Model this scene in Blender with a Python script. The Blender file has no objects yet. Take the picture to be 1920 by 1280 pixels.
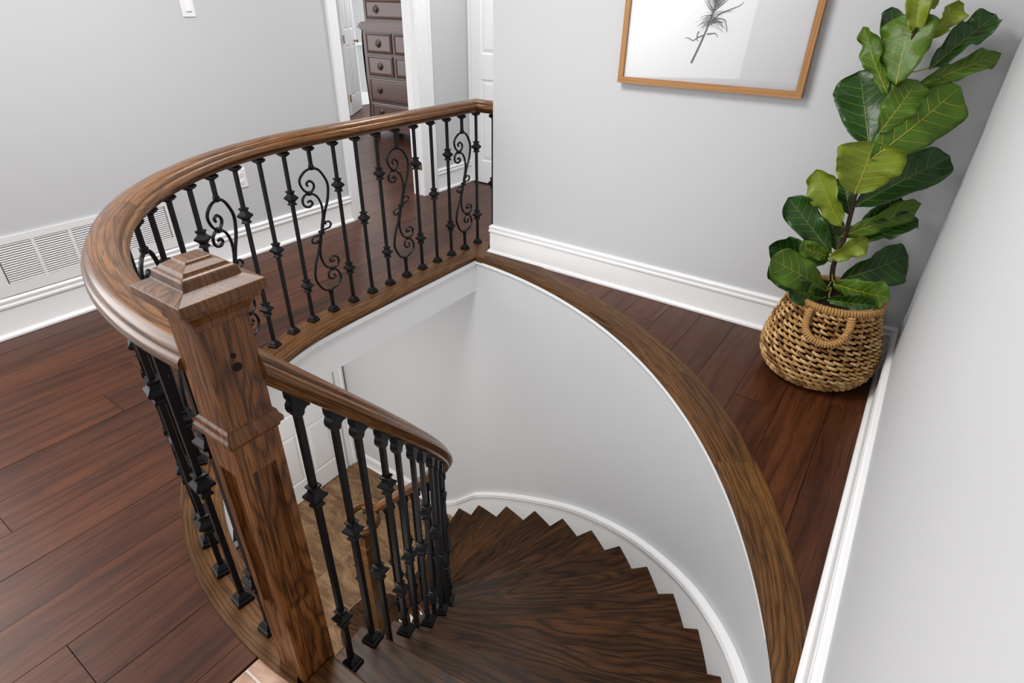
import bpy, math, random
from mathutils import Vector, Matrix
random.seed(7)
PI = math.pi
scene = bpy.context.scene
COL = scene.collection

# ------------------------------------------------------------------ camera
cam_d = bpy.data.cameras.new('camera')
cam = bpy.data.objects.new('camera', cam_d)
COL.objects.link(cam)
cam_d.sensor_width = 36.0
cam_d.lens = 36.0 * 1064.98 / 1920.0
cam_d.clip_start = 0.02
_r = Vector((0.82148, 0.56995, 0.01778))
_d = Vector((0.30460, -0.41223, -0.85865))
_f = Vector((-0.48206, 0.71079, -0.51225))
m = Matrix(((_r.x, -_d.x, -_f.x, 0), (_r.y, -_d.y, -_f.y, 0), (_r.z, -_d.z, -_f.z, 1.5), (0, 0, 0, 1)))
cam.matrix_world = m
scene.camera = cam

# ------------------------------------------------------------------ light
world = bpy.data.worlds.new('world')
scene.world = world
world.use_nodes = True
bg = world.node_tree.nodes['Background']
bg.inputs[0].default_value = (0.97, 0.985, 1.0, 1)
bg.inputs[1].default_value = 0.95


def area(name, loc, target, sx, sy, power, color=(1, 1, 1)):
    d = bpy.data.lights.new(name, 'AREA')
    d.shape = 'RECTANGLE'
    d.size, d.size_y, d.energy, d.color = sx, sy, power, color
    o = bpy.data.objects.new(name, d)
    COL.objects.link(o)
    o.location = loc
    o.rotation_euler = (Vector(target) - Vector(loc)).to_track_quat('-Z', 'Y').to_euler()
    return o


area('window_daylight', (-3.4, -2.6, 1.6), (-1.4, 1.5, 0.6), 2.4, 2.2, 36, (1.0, 0.99, 0.98))
area('side_window_daylight', (-4.2, -0.75, 2.1), (-0.9, 0.2, 0.0), 1.8, 2.8, 105, (1.0, 0.97, 0.96))
area('ceiling_fixture', (-1.75, 1.15, 2.70), (-1.75, 1.15, 0.0), 0.9, 0.9, 80, (1.0, 0.99, 0.975))
area('lower_fill_light', (-2.0, -1.4, -1.45), (-2.0, 2.0, -1.5), 2.4, 1.8, 50, (1.0, 0.99, 0.98))  # added unseen fill light, lifts the curved stairwell wall
area('hall_fill_light', (-2.75, 3.65, 2.70), (-2.75, 3.65, 0.0), 0.4, 0.4, 22, (1.0, 0.98, 0.95))  # unseen lamp added to brighten the far hall wall
area('lower_hall_fill_light', (-3.0, 1.1, -0.30), (-3.0, 1.1, -2.7), 0.45, 0.45, 26, (1.0, 0.97, 0.92))  # unseen lamp added to light the lower hall and its tiles
area('bedroom_window_daylight', (-7.4, 3.2, 1.3), (-5.4, 5.2, 0.7), 1.6, 2.0, 34, (1.0, 0.99, 1.0))
area('ensuite_window_daylight', (-7.6, 7.0, 2.4), (-6.8, 7.2, 0.0), 1.0, 1.0, 45, (1.0, 1.0, 1.0))

vs = scene.view_settings
vs.view_transform = 'Standard'
vs.look = 'None'
vs.gamma = 1.0
vs.use_curve_mapping = False
vs.exposure = -0.17


# ------------------------------------------------------------------ materials
def mat(name, color, rough=0.5, spec=0.5, metal=0.0, bump=0.0, bump_scale=60.0, var=0.0, coat=0.0):
    mt = bpy.data.materials.new(name)
    mt.use_nodes = True
    nt = mt.node_tree
    b = nt.nodes['Principled BSDF']
    b.inputs['Base Color'].default_value = (*color, 1)
    b.inputs['Roughness'].default_value = rough
    b.inputs['Specular IOR Level'].default_value = spec
    b.inputs['Metallic'].default_value = metal
    b.inputs['Coat Weight'].default_value = coat
    if bump or var:
        tc = nt.nodes.new('ShaderNodeTexCoord')
        nz = nt.nodes.new('ShaderNodeTexNoise')
        nz.inputs['Scale'].default_value = bump_scale
        nz.inputs['Detail'].default_value = 4
        nt.links.new(tc.outputs['Object'], nz.inputs['Vector'])
        if bump:
            bp = nt.nodes.new('ShaderNodeBump')
            bp.inputs['Strength'].default_value = bump
            bp.inputs['Distance'].default_value = 0.01
            nt.links.new(nz.outputs['Fac'], bp.inputs['Height'])
            nt.links.new(bp.outputs['Normal'], b.inputs['Normal'])
        if var:
            mx = nt.nodes.new('ShaderNodeMix')
            mx.data_type = 'RGBA'
            mx.inputs[6].default_value = (*[c * (1 - var) for c in color], 1)
            mx.inputs[7].default_value = (*[min(1, c * (1 + var)) for c in color], 1)
            n2 = nt.nodes.new('ShaderNodeTexNoise')
            n2.inputs['Scale'].default_value = bump_scale * 0.3
            n2.inputs['Detail'].default_value = 3
            nt.links.new(tc.outputs['Object'], n2.inputs['Vector'])
            nt.links.new(n2.outputs['Fac'], mx.inputs[0])
            nt.links.new(mx.outputs[2], b.inputs['Base Color'])
    return mt


def wood(name, dark, mid, light, rough=0.3, spec=0.5, across=9.0, wander=2.2, wav=(1.1, 5.0), fiber=0.5, objvar=0.2, bump=0.1, coat=0.0, pores=0.8, rings=0.6):
    """Oak-like grain: u runs along the board, v across it (UV map in metres). across = growth rings per metre across, wander = how far they loop."""
    mt = bpy.data.materials.new(name)
    mt.use_nodes = True
    nt = mt.node_tree
    N, Lk = nt.nodes.new, nt.links.new
    b = nt.nodes['Principled BSDF']

    def math_(op, x, y=None):
        n = N('ShaderNodeMath'); n.operation = op
        for i, q in enumerate((x, y)):
            if q is None:
                continue
            if isinstance(q, (int, float)):
                n.inputs[i].default_value = q
            else:
                Lk(q, n.inputs[i])
        return n.outputs[0]

    def noise(vec, sx, sy, detail=3.0, rough_=0.5, dist=0.0):
        mp = N('ShaderNodeMapping'); mp.inputs['Scale'].default_value = (sx, sy, 1)
        Lk(vec, mp.inputs[0])
        n = N('ShaderNodeTexNoise'); n.inputs['Scale'].default_value = 1.0; n.inputs['Detail'].default_value = detail
        n.inputs['Roughness'].default_value = rough_; n.inputs['Distortion'].default_value = dist
        Lk(mp.outputs[0], n.inputs['Vector'])
        return n.outputs['Fac']

    uv = N('ShaderNodeUVMap'); uv.uv_map = 'uv'
    oi = N('ShaderNodeObjectInfo')
    off = math_('MULTIPLY', oi.outputs['Random'], 37.0)
    cmb = N('ShaderNodeCombineXYZ'); Lk(off, cmb.inputs[0]); Lk(off, cmb.inputs[1])
    add = N('ShaderNodeVectorMath'); add.operation = 'ADD'
    Lk(uv.outputs[0], add.inputs[0]); Lk(cmb.outputs[0], add.inputs[1])
    vec = add.outputs[0]
    sep = N('ShaderNodeSeparateXYZ'); Lk(vec, sep.inputs[0])
    low = noise(vec, wav[0], wav[1], 2.0, 0.45)
    fine = noise(vec, wav[0] * 5, wav[1] * 9, 3.0, 0.6)
    ph = math_('ADD', math_('ADD', math_('MULTIPLY', sep.outputs[1], across), math_('MULTIPLY', low, wander * 3.0)), math_('MULTIPLY', fine, 0.35))
    ring = math_('POWER', math_('ABSOLUTE', math_('SINE', math_('MULTIPLY', ph, PI))), 0.55)
    blotch = noise(vec, 1.3, 9.0, 3.0, 0.55, 0.5)
    fib = noise(vec, 6.0, 190.0, 4.0, 0.65)
    pore = noise(vec, 9.0, 330.0, 2.0, 0.6)
    k1 = math_('ADD', math_('MULTIPLY', ring, 0.62 * rings), math_('MULTIPLY', blotch, 1.0 - 0.62 * rings))
    k2 = math_('ADD', math_('MULTIPLY', k1, 1.0 - fiber * 0.5), math_('MULTIPLY', fib, fiber * 0.5))
    ramp = N('ShaderNodeValToRGB')
    e = ramp.color_ramp.elements
    e[0].position = 0.24; e[0].color = (*dark, 1)
    e[1].position = 0.80; e[1].color = (*light, 1)
    em = e.new(0.50); em.color = (*mid, 1)
    Lk(k2, ramp.inputs[0])
    mr0 = N('ShaderNodeMapRange'); mr0.inputs[1].default_value = 0.54; mr0.inputs[2].default_value = 0.66
    mr0.inputs[3].default_value = 0.0; mr0.inputs[4].default_value = pores
    Lk(pore, mr0.inputs[0])
    streak = noise(vec, 2.6, 85.0, 5.0, 0.7, 0.3)
    mr1 = N('ShaderNodeMapRange'); mr1.inputs[1].default_value = 0.52; mr1.inputs[2].default_value = 0.66
    mr1.inputs[3].default_value = 0.0; mr1.inputs[4].default_value = pores * 0.9
    Lk(streak, mr1.inputs[0])
    darkfac = math_('MAXIMUM', mr0.outputs[0], mr1.outputs[0])
    mx = N('ShaderNodeMix'); mx.data_type = 'RGBA'
    Lk(darkfac, mx.inputs[0]); Lk(ramp.outputs[0], mx.inputs[6]); mx.inputs[7].default_value = (*dark, 1)
    hsv = N('ShaderNodeHueSaturation')
    mr = N('ShaderNodeMapRange'); mr.inputs[3].default_value = 1 - objvar; mr.inputs[4].default_value = 1 + objvar
    Lk(math_('FRACT', math_('MULTIPLY', oi.outputs['Random'], 7.31)), mr.inputs[0])
    Lk(mr.outputs[0], hsv.inputs['Value']); Lk(mx.outputs[2], hsv.inputs['Color'])
    Lk(hsv.outputs[0], b.inputs['Base Color'])
    b.inputs['Roughness'].default_value = rough
    b.inputs['Specular IOR Level'].default_value = spec
    b.inputs['Coat Weight'].default_value = coat
    b.inputs['Coat Roughness'].default_value = 0.15
    bp = N('ShaderNodeBump'); bp.inputs['Strength'].default_value = bump; bp.inputs['Distance'].default_value = 0.004
    Lk(k2, bp.inputs['Height']); Lk(bp.outputs['Normal'], b.inputs['Normal'])
    return mt


def stone(name, c1, c2, c3, rough=0.35, scale=5.0):
    mt = bpy.data.materials.new(name)
    mt.use_nodes = True
    nt = mt.node_tree
    N, Lk = nt.nodes.new, nt.links.new
    b = nt.nodes['Principled BSDF']
    tc = N('ShaderNodeTexCoord'); oi = N('ShaderNodeObjectInfo')
    mul = N('ShaderNodeMath'); mul.operation = 'MULTIPLY'; mul.inputs[1].default_value = 50
    Lk(oi.outputs['Random'], mul.inputs[0])
    add = N('ShaderNodeVectorMath'); add.operation = 'ADD'
    Lk(tc.outputs['Object'], add.inputs[0]); Lk(mul.outputs[0], add.inputs[1])
    mp = N('ShaderNodeMapping'); mp.inputs['Scale'].default_value = (1.0, 2.6, 1)
    mp.inputs['Rotation'].default_value = (0, 0, 0.5)
    Lk(add.outputs[0], mp.inputs[0])
    nz = N('ShaderNodeTexNoise'); nz.inputs['Scale'].default_value = scale; nz.inputs['Detail'].default_value = 8
    nz.inputs['Roughness'].default_value = 0.7; nz.inputs['Distortion'].default_value = 1.2
    Lk(mp.outputs[0], nz.inputs['Vector'])
    ramp = N('ShaderNodeValToRGB'); e = ramp.color_ramp.elements
    e[0].position = 0.3; e[0].color = (*c1, 1); e[1].position = 0.72; e[1].color = (*c3, 1)
    k = e.new(0.5); k.color = (*c2, 1)
    Lk(nz.outputs['Fac'], ramp.inputs[0]); Lk(ramp.outputs[0], b.inputs['Base Color'])
    b.inputs['Roughness'].default_value = rough
    bp = N('ShaderNodeBump'); bp.inputs['Strength'].default_value = 0.25; bp.inputs['Distance'].default_value = 0.01
    Lk(nz.outputs['Fac'], bp.inputs['Height']); Lk(bp.outputs['Normal'], b.inputs['Normal'])
    return mt


M = {}
M['paint'] = mat('grey_wall_paint', (0.565, 0.572, 0.585), 0.55, 0.3, bump=0.03, bump_scale=30)
M['trim'] = mat('white_trim_paint', (0.86, 0.865, 0.87), 0.35, 0.5)
M['ceil'] = mat('white_ceiling_paint', (0.8, 0.8, 0.8), 0.8, 0.2)
M['floor_wood'] = wood('dark_floor_wood', (0.013, 0.0036, 0.0014), (0.064, 0.0180, 0.0062), (0.122, 0.040, 0.0145), rough=0.37, spec=0.27, across=14, wander=1.6, wav=(0.7, 6.0), objvar=0.26, pores=0.65, rings=0.45)
M['gap'] = mat('floor_gap', (0.012, 0.006, 0.004), 0.8, 0.2)
M['rail_wood'] = wood('stained_oak_rail', (0.014, 0.0055, 0.0018), (0.098, 0.037, 0.0092), (0.235, 0.096, 0.025), rough=0.27, spec=0.45, across=60, wander=2.2, wav=(1.6, 14.0), objvar=0.05, pores=0.85)
M['newel_wood'] = wood('stained_oak_newel', (0.008, 0.0032, 0.0014), (0.098, 0.034, 0.0088), (0.275, 0.105, 0.027), rough=0.36, spec=0.35, across=34, wander=3.0, wav=(2.2, 13.0), objvar=0.08, pores=0.95)
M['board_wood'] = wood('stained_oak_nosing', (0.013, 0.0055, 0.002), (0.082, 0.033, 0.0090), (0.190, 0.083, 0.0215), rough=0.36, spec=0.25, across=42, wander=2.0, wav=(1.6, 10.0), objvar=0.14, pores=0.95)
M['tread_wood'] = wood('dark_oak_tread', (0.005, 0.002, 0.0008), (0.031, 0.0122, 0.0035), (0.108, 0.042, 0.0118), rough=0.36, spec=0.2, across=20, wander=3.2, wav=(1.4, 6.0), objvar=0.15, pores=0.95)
M['iron'] = mat('black_wrought_iron', (0.0045, 0.0045, 0.0055), 0.42, 0.22)
M['tile'] = stone('brown_stone_tile', (0.07, 0.032, 0.013), (0.21, 0.112, 0.048), (0.40, 0.26, 0.135), scale=3.5)
M['tile_up'] = stone('window_tinted_stone_tile', (0.30, 0.16, 0.10), (0.46, 0.28, 0.19), (0.62, 0.44, 0.33))  # rosy tone holds the window light in the tile colour
M['grout'] = mat('pale_grout', (0.42, 0.33, 0.24), 0.9, 0.2)
M['grout_up'] = mat('white_grout', (0.75, 0.71, 0.66), 0.9, 0.2)
M['dresser'] = wood('cherry_dresser', (0.040, 0.014, 0.010), (0.080, 0.031, 0.023), (0.115, 0.048, 0.037), rough=0.34, spec=0.5, across=10, wander=1.0, objvar=0.03, coat=0.3, bump=0.02, pores=0.1, rings=0.2)
M['dresser_dark'] = mat('dresser_dark_and_shade', (0.035, 0.012, 0.009), 0.3, 0.5)  # dark tone; round the drawers it stands in for shade
M['bronze'] = mat('dark_bronze_pull', (0.06, 0.04, 0.03), 0.3, 0.6, metal=0.8)
M['brass'] = mat('antique_brass', (0.26, 0.17, 0.07), 0.4, 0.5, metal=0.9)
M['frame_oak'] = wood('light_oak_frame', (0.24, 0.10, 0.028), (0.36, 0.165, 0.05), (0.46, 0.23, 0.075), rough=0.45, across=60, wander=1.2, objvar=0.05, pores=0.3)
M['paper'] = mat('white_art_paper', (0.86, 0.86, 0.88), 0.7, 0.2)
M['ink'] = mat('black_ink', (0.03, 0.03, 0.035), 0.7, 0.2)
M['ink_grey'] = mat('grey_ink_wash', (0.33, 0.31, 0.31), 0.8, 0.2)
M['weave'] = mat('seagrass', (0.42, 0.235, 0.085), 0.7, 0.2, bump=0.3, bump_scale=140, var=0.35)
M['weave_pale'] = mat('pale_seagrass', (0.56, 0.37, 0.165), 0.7, 0.2, bump=0.3, bump_scale=140, var=0.3)
M['weave_dark'] = mat('brown_seagrass', (0.20, 0.095, 0.032), 0.7, 0.2, bump=0.3, bump_scale=140, var=0.35)
M['liner'] = mat('dark_basket_inside', (0.02, 0.012, 0.006), 0.9, 0.1)
M['soil'] = mat('potting_soil', (0.018, 0.012, 0.008), 0.95, 0.1, bump=0.8, bump_scale=80)
M['stem'] = mat('dark_bark', (0.045, 0.026, 0.018), 0.8, 0.2, bump=0.5, bump_scale=90)
M['leaf_dark'] = mat('deep_green_leaf', (0.014, 0.055, 0.0055), 0.34, 0.4, bump=0.25, bump_scale=45, var=0.4)
M['leaf_mid'] = mat('green_leaf', (0.058, 0.125, 0.005), 0.4, 0.35, bump=0.25, bump_scale=45, var=0.35)
M['leaf_light'] = mat('yellow_green_leaf', (0.150, 0.205, 0.011), 0.42, 0.35, bump=0.2, bump_scale=45, var=0.3)
M['vein'] = mat('pale_leaf_vein', (0.27, 0.29, 0.05), 0.5, 0.3)
M['vein_light'] = mat('golden_leaf_vein', (0.45, 0.38, 0.05), 0.5, 0.3)
M['vent'] = mat('white_enamel', (0.80, 0.80, 0.80), 0.4, 0.5)
M['vent_dark'] = mat('duct_shadow', (0.22, 0.22, 0.23), 0.8, 0.2)
M['plate'] = mat('white_plastic', (0.84, 0.84, 0.84), 0.3, 0.5)
gl = bpy.data.materials.new('picture_glass')
gl.use_nodes = True
_nt = gl.node_tree
_nt.nodes.remove(_nt.nodes['Principled BSDF'])
_tr = _nt.nodes.new('ShaderNodeBsdfTransparent'); _gs = _nt.nodes.new('ShaderNodeBsdfGlossy'); _gs.inputs['Roughness'].default_value = 0.02
_mx = _nt.nodes.new('ShaderNodeMixShader'); _fr = _nt.nodes.new('ShaderNodeFresnel'); _fr.inputs[0].default_value = 1.45
_nt.links.new(_fr.outputs[0], _mx.inputs[0]); _nt.links.new(_tr.outputs[0], _mx.inputs[1]); _nt.links.new(_gs.outputs[0], _mx.inputs[2])
_nt.links.new(_mx.outputs[0], _nt.nodes['Material Output'].inputs[0])
M['glass'] = gl


# ------------------------------------------------------------------ mesh helpers
class MB:
    """Collects faces with UVs (metres, u along the grain) and links them as ONE mesh object."""
    def __init__(self):
        self.v, self.f, self.uv = [], [], []

    def face(self, pts, uvs):
        n = len(self.v)
        self.v += [tuple(p) for p in pts]
        self.f.append(tuple(range(n, n + len(pts))))
        self.uv += list(uvs)

    def quadmesh(self, grid, uvg, closed_u=False):
        """grid[i][j] of points -> shared-vertex quads."""
        n0 = len(self.v)
        R, C = len(grid), len(grid[0])
        for row in grid:
            self.v += [tuple(p) for p in row]
        for i in range(R - 1):
            for j in range(C if closed_u else C - 1):
                j2 = (j + 1) % C
                self.f.append((n0 + i * C + j, n0 + i * C + j2, n0 + (i + 1) * C + j2, n0 + (i + 1) * C + j))
                a, b2, c, d = uvg[i][j], uvg[i][j2], uvg[i + 1][j2], uvg[i + 1][j]
                if closed_u and j2 == 0:
                    b2 = (b2[0], b2[1] + uvg[i][1][1] - uvg[i][0][1] + uvg[i][-1][1]); c = (c[0], b2[1])
                self.uv += [a, b2, c, d]

    def cap(self, ring, flip=False):
        n0 = len(self.v)
        self.v += [tuple(p) for p in ring]
        idx = tuple(range(n0, n0 + len(ring)))
        self.f.append(idx[::-1] if flip else idx)
        rr = ring[::-1] if flip else ring
        self.uv += [(p[0] * 0.3 + p[2], p[1]) for p in rr]

    def box(self, lo, hi, axis=0, chamfer=0.0):
        x0, y0, z0 = lo
        x1, y1, z1 = hi
        o = [a for a in range(3) if a != axis]
        n = len(self.v)
        if chamfer <= 0:
            vs_ = [(x, y, z) for z in (z0, z1) for y in (y0, y1) for x in (x0, x1)]
            fs = [(0, 2, 3, 1), (4, 5, 7, 6), (0, 1, 5, 4), (2, 6, 7, 3), (0, 4, 6, 2), (1, 3, 7, 5)]
            self.v += vs_
            for fc in fs:
                self.f.append(tuple(n + k for k in fc))
                self.uv += [(vs_[k][axis], vs_[k][o[0]] + vs_[k][o[1]]) for k in fc]
        else:
            c = chamfer
            rings = []
            for z, ins in ((z0, 0), (z1 - c, 0), (z1, c)):
                rings.append([(x0 + ins, y0 + ins, z), (x1 - ins, y0 + ins, z), (x1 - ins, y1 - ins, z), (x0 + ins, y1 - ins, z)])
            vs_ = [p for r in rings for p in r]
            self.v += vs_
            fs = [(3, 2, 1, 0), (8, 9, 10, 11)]
            for r in range(2):
                for k in range(4):
                    fs.append((r * 4 + k, r * 4 + (k + 1) % 4, r * 4 + 4 + (k + 1) % 4, r * 4 + 4 + k))
            for fc in fs:
                self.f.append(tuple(n + k for k in fc))
                self.uv += [(vs_[k][axis], vs_[k][o[0]] + vs_[k][o[1]]) for k in fc]

    def prism(self, poly, z0, z1, direction=(0, 1), zt=None):
        """poly: ccw list of (x, y); vertical sides."""
        dx, dy = direction
        n = len(self.v)
        k = len(poly)
        self.v += [(x, y, z0) for x, y in poly] + [(x, y, z1) for x, y in poly]

        def uvp(i, z):
            x, y = poly[i % k]
            return (x * dx + y * dy, x * dy - y * dx + z)
        self.f.append(tuple(n + k + i for i in range(k)))
        self.uv += [uvp(i, z1) for i in range(k)]
        self.f.append(tuple(n + i for i in range(k - 1, -1, -1)))
        self.uv += [uvp(i, z0) for i in range(k - 1, -1, -1)]
        for i in range(k):
            j = (i + 1) % k
            self.f.append((n + i, n + j, n + k + j, n + k + i))
            self.uv += [uvp(i, z0), uvp(j, z0), uvp(j, z1), uvp(i, z1)]

    def sweep(self, path, prof, closed_prof=True, caps=True, smooth_t=True):
        """path: 3D points; prof: (side, up) points, side is to the right of travel."""
        P = [Vector(p) for p in path]
        n = len(P)
        grid, uvg, s = [], [], 0.0
        pl = [0.0]
        for a, b2 in zip(prof, prof[1:]):
            pl.append(pl[-1] + math.hypot(b2[0] - a[0], b2[1] - a[1]))
        for i in range(n):
            if i:
                s += (P[i] - P[i - 1]).length
            t0 = (P[i] - P[i - 1]) if i else (P[1] - P[0])
            t1 = (P[i + 1] - P[i]) if i < n - 1 else t0
            t0 = Vector((t0.x, t0.y, 0)).normalized()
            t1 = Vector((t1.x, t1.y, 0)).normalized()
            t = (t0 + t1).normalized()
            k = 1.0 / max(0.5, t.dot(t0))
            side = Vector((t.y, -t.x, 0)) * k
            grid.append([P[i] + side * a + Vector((0, 0, b2)) for a, b2 in prof])
            uvg.append([(s, q) for q in pl])
        self.quadmesh(grid, uvg, closed_u=closed_prof)
        if caps and closed_prof:
            self.cap(grid[0], True)
            self.cap(grid[-1], False)

    def tube(self, path, r, n=6, caps=True, flat=1.0):
        P = [Vector(p) for p in path]
        rs = r if isinstance(r, (list, tuple)) else [r] * len(P)
        up = Vector((0, 0, 1))
        t = (P[1] - P[0]).normalized()
        if abs(t.dot(up)) > 0.95:
            up = Vector((1, 0, 0))
        nrm = (up - t * up.dot(t)).normalized()
        grid, uvg, s = [], [], 0.0
        for i, p in enumerate(P):
            a = P[max(i - 1, 0)]
            b2 = P[min(i + 1, len(P) - 1)]
            t = (b2 - a).normalized()
            nrm = (nrm - t * nrm.dot(t)).normalized()
            bi = t.cross(nrm)
            if i:
                s += (P[i] - P[i - 1]).length
            grid.append([p + nrm * (math.cos(2 * PI * k / n) * rs[i]) + bi * (math.sin(2 * PI * k / n) * rs[i] * flat) for k in range(n)])
            uvg.append([(s, k * rs[i]) for k in range(n)])
        self.quadmesh(grid, uvg, closed_u=True)
        if caps:
            self.cap(grid[0], True)
            self.cap(grid[-1], False)

    def square_lathe(self, prof, n=4, cx=0.0, cy=0.0, rot=None, swap=False):
        """prof: (half width, z). n=4 gives square sections."""
        grid, uvg = [], []
        off = PI / 4 if rot is None else rot
        kf = math.sqrt(2) if n == 4 else 1.0
        for h, z in prof:
            grid.append([(cx + h * kf * math.cos(off + 2 * PI * k / n), cy + h * kf * math.sin(off + 2 * PI * k / n), z) for k in range(n)])
            uvg.append([(k * 2 * h * 4.0 / n + k * 0.37, z + h * 0.8 + k * 0.11) if swap else (z, k * 2 * h * 4.0 / n) for k in range(n)])
        self.quadmesh(grid, uvg, closed_u=True)
        self.cap([Vector(p) for p in grid[0]], True)
        self.cap([Vector(p) for p in grid[-1]], False)

    def mesh(self, name, material, smooth=None):
        me = bpy.data.meshes.new(name)
        me.from_pydata(self.v, [], self.f)
        lay = me.uv_layers.new(name='uv')
        flat = [c for q in self.uv for c in q]
        if len(flat) == 2 * len(me.loops):
            lay.data.foreach_set('uv', flat)
        me.materials.append(material)
        if smooth is not None:
            me.shade_smooth()
            me.set_sharp_from_angle(angle=math.radians(smooth))
        me.validate()
        return me

    def build(self, name, material, parent=None, smooth=None):
        o = origin_of(parent)
        if o.length > 0:
            self.v = [(x - o.x, y - o.y, z - o.z) for x, y, z in self.v]
        return link(name, self.mesh(name, material, smooth), parent)


def origin_of(p):
    o = Vector((0, 0, 0))
    while p is not None:
        o += p.location
        p = p.parent
    return o


def link(name, me, parent=None, loc=None, rz=None):
    o = bpy.data.objects.new(name, me)
    COL.objects.link(o)
    if parent is not None:
        o.parent = parent
    if loc is not None:
        o.location = loc
    if rz is not None:
        o.rotation_euler = (0, 0, rz)
    return o


def empty(name, loc=(0, 0, 0), rz=0.0):
    o = bpy.data.objects.new(name, None)
    o.empty_display_size = 0.1
    COL.objects.link(o)
    o.location = loc
    o.rotation_euler = (0, 0, rz)
    return o


def tag(o, label=None, cat=None, group=None, kind=None):
    for k, v in (('label', label), ('category', cat), ('group', group), ('kind', kind)):
        if v:
            o[k] = v
    return o


def struct(o, label=None, cat=None):
    return tag(o, label, cat, None, 'structure')


def lin(a, b, n):
    return [a + (b - a) * i / (n - 1) for i in range(n)]


def arc(c, r, a0, a1, n, z=0.0):
    return [Vector((c[0] + r * math.cos(math.radians(a)), c[1] + r * math.sin(math.radians(a)), z)) for a in lin(a0, a1, n)]


# ------------------------------------------------------------------ layout (metres; upper floor z = 0, camera at x = y = 0)
XL, XR, YB = -3.49, 0.19, 3.005          # left wall, right wall, back wall
YF = 4.40                                # far end of the hall
ZL = -2.75                               # lower floor
ZC = -0.262                              # lower ceiling
WC, WR = (-2.386, 0.219), 2.645          # curved stair wall (skirt face)
SC = (-2.17, 0.46)                       # centre of the winding treads
OC, OR = (-1.045, 1.667), 1.205          # rounded end of the opening
BC, BR = (-1.06, 1.75), 1.34             # line of the landing balusters
EC, ER = (-1.04, 1.74), 1.40             # outer edge of the nosing boards
NOC, NOR = (-2.078, 0.586), 2.337        # outer edge of the curved wall nosing
ZTOP = 2.75


def wall_pt(a, r=WR):
    return Vector((WC[0] + r * math.cos(math.radians(a)), WC[1] + r * math.sin(math.radians(a)), 0))


# ------------------------------------------------------------------ upper floor: slab and planks
def hi_left(x):
    if x <= -2.345:
        return YF
    q = 1.29 ** 2 - (x + 1.04) ** 2
    return 1.70 - math.sqrt(max(q, 0.0))


def lo_right(x):
    q = (WR + 0.05) ** 2 - (x - WC[0]) ** 2
    return WC[1] + math.sqrt(max(q, 0.0))


def strip(mb, xs, lo, hi, z0, z1):
    """Prism of the columns xs between lo(x) and hi(x)."""
    low = [(x, lo(x)) for x in xs]
    up = [(x, hi(x)) for x in xs]
    keep = [i for i in range(len(xs)) if up[i][1] - low[i][1] > 0.004]
    if len(keep) < 2:
        return False
    poly = [low[i] for i in keep] + [up[i] for i in reversed(keep)]
    mb.prism(poly, z0, z1, (0, 1))
    return True


def xsamples(a, b, jumps=(-2.345,)):
    xs = lin(a, b, 7)
    for j in jumps:
        if a < j < b:
            xs = [x for x in xs if abs(x - j) > 0.004] + [j - 0.0001, j + 0.0001]
    return sorted(xs)


slab = MB()
strip(slab, xsamples(XL, -1.0), lambda x: -1.6, hi_left, ZC, -0.019)
strip(slab, lin(-1.0, 0.125, 4), lambda x: -1.6, lambda x: 0.44, ZC, -0.019)
strip(slab, lin(-2.345, -2.0, 3), lambda x: 2.93, lambda x: YF, ZC, -0.019)
strip(slab, lin(-2.0, -0.15, 24), lo_right, lambda x: YB + 0.13, ZC, -0.019)
strip(slab, lin(-0.15, XR, 8), lo_right, lambda x: YB + 0.13, ZC, -0.019)
strip(slab, lin(-7.8, XL, 3), lambda x: 2.0, lambda x: 8.0, ZC, -0.019)
floor = struct(slab.build('floor', M['gap']), 'dark brown hardwood floor of the upper hall and bedroom', 'floor')

PW = 0.186
G = 0.0010
rng = random.Random(3)


def plank_column(a, b, lo, hi, y0, y1, cuts):
    ys = [y0] + [c for c in cuts if y0 + 0.15 < c < y1 - 0.15] + [y1]
    for ya, yb in zip(ys, ys[1:]):
        mb = MB()
        if strip(mb, xsamples(a + G, b - G), lambda x: max(ya + G, lo(x)), lambda x: min(yb - G, hi(x)), -0.018, rng.uniform(-0.0006, 0.0004)):
            mb.build('plank', M['floor_wood'], floor)


x = -2.025 - PW * 8
col_i = 0
while x < -1.03:
    a, b = max(x, XL), min(x + PW, -1.026)
    if b - a > 0.02:
        cuts = []
        c = -1.6 + rng.uniform(0.3, 1.5)
        while c < YF:
            cuts.append(c)
            c += rng.uniform(1.0, 1.9)
        if abs(x + 1.467) < 0.03:
            cuts = [0.066, 1.3]
        if abs(x + 2.211) < 0.03:
            cuts = [0.13, 3.4]
        if abs(x + 2.025) < 0.03:
            cuts = [-0.55]
        plank_column(a, b, lambda q: -1.6, hi_left, -1.6, YF, cuts)
    x += PW
for a, b in ((-2.345, -2.211), (-2.211, -2.02)):
    plank_column(a, b, lambda q: 2.95, lambda q: YF, 2.95, YF, [3.7])
x = -0.343 - PW * 9
while x < XR:
    a, b = max(x, -1.95), min(x + PW, XR - 0.001)
    if b - a > 0.02:
        plank_column(a, b, lo_right, lambda q: YB, 0.6, YB, [rng.uniform(2.0, 2.9)] if rng.random() < 0.4 else [])
    x += PW
x = XL - PW
while x > -7.8:
    plank_column(x, x + PW, lambda q: 2.0, lambda q: 8.0, 2.0, 8.0, [rng.uniform(3, 4.4), rng.uniform(5.2, 6.6)])
    x -= PW

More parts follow.
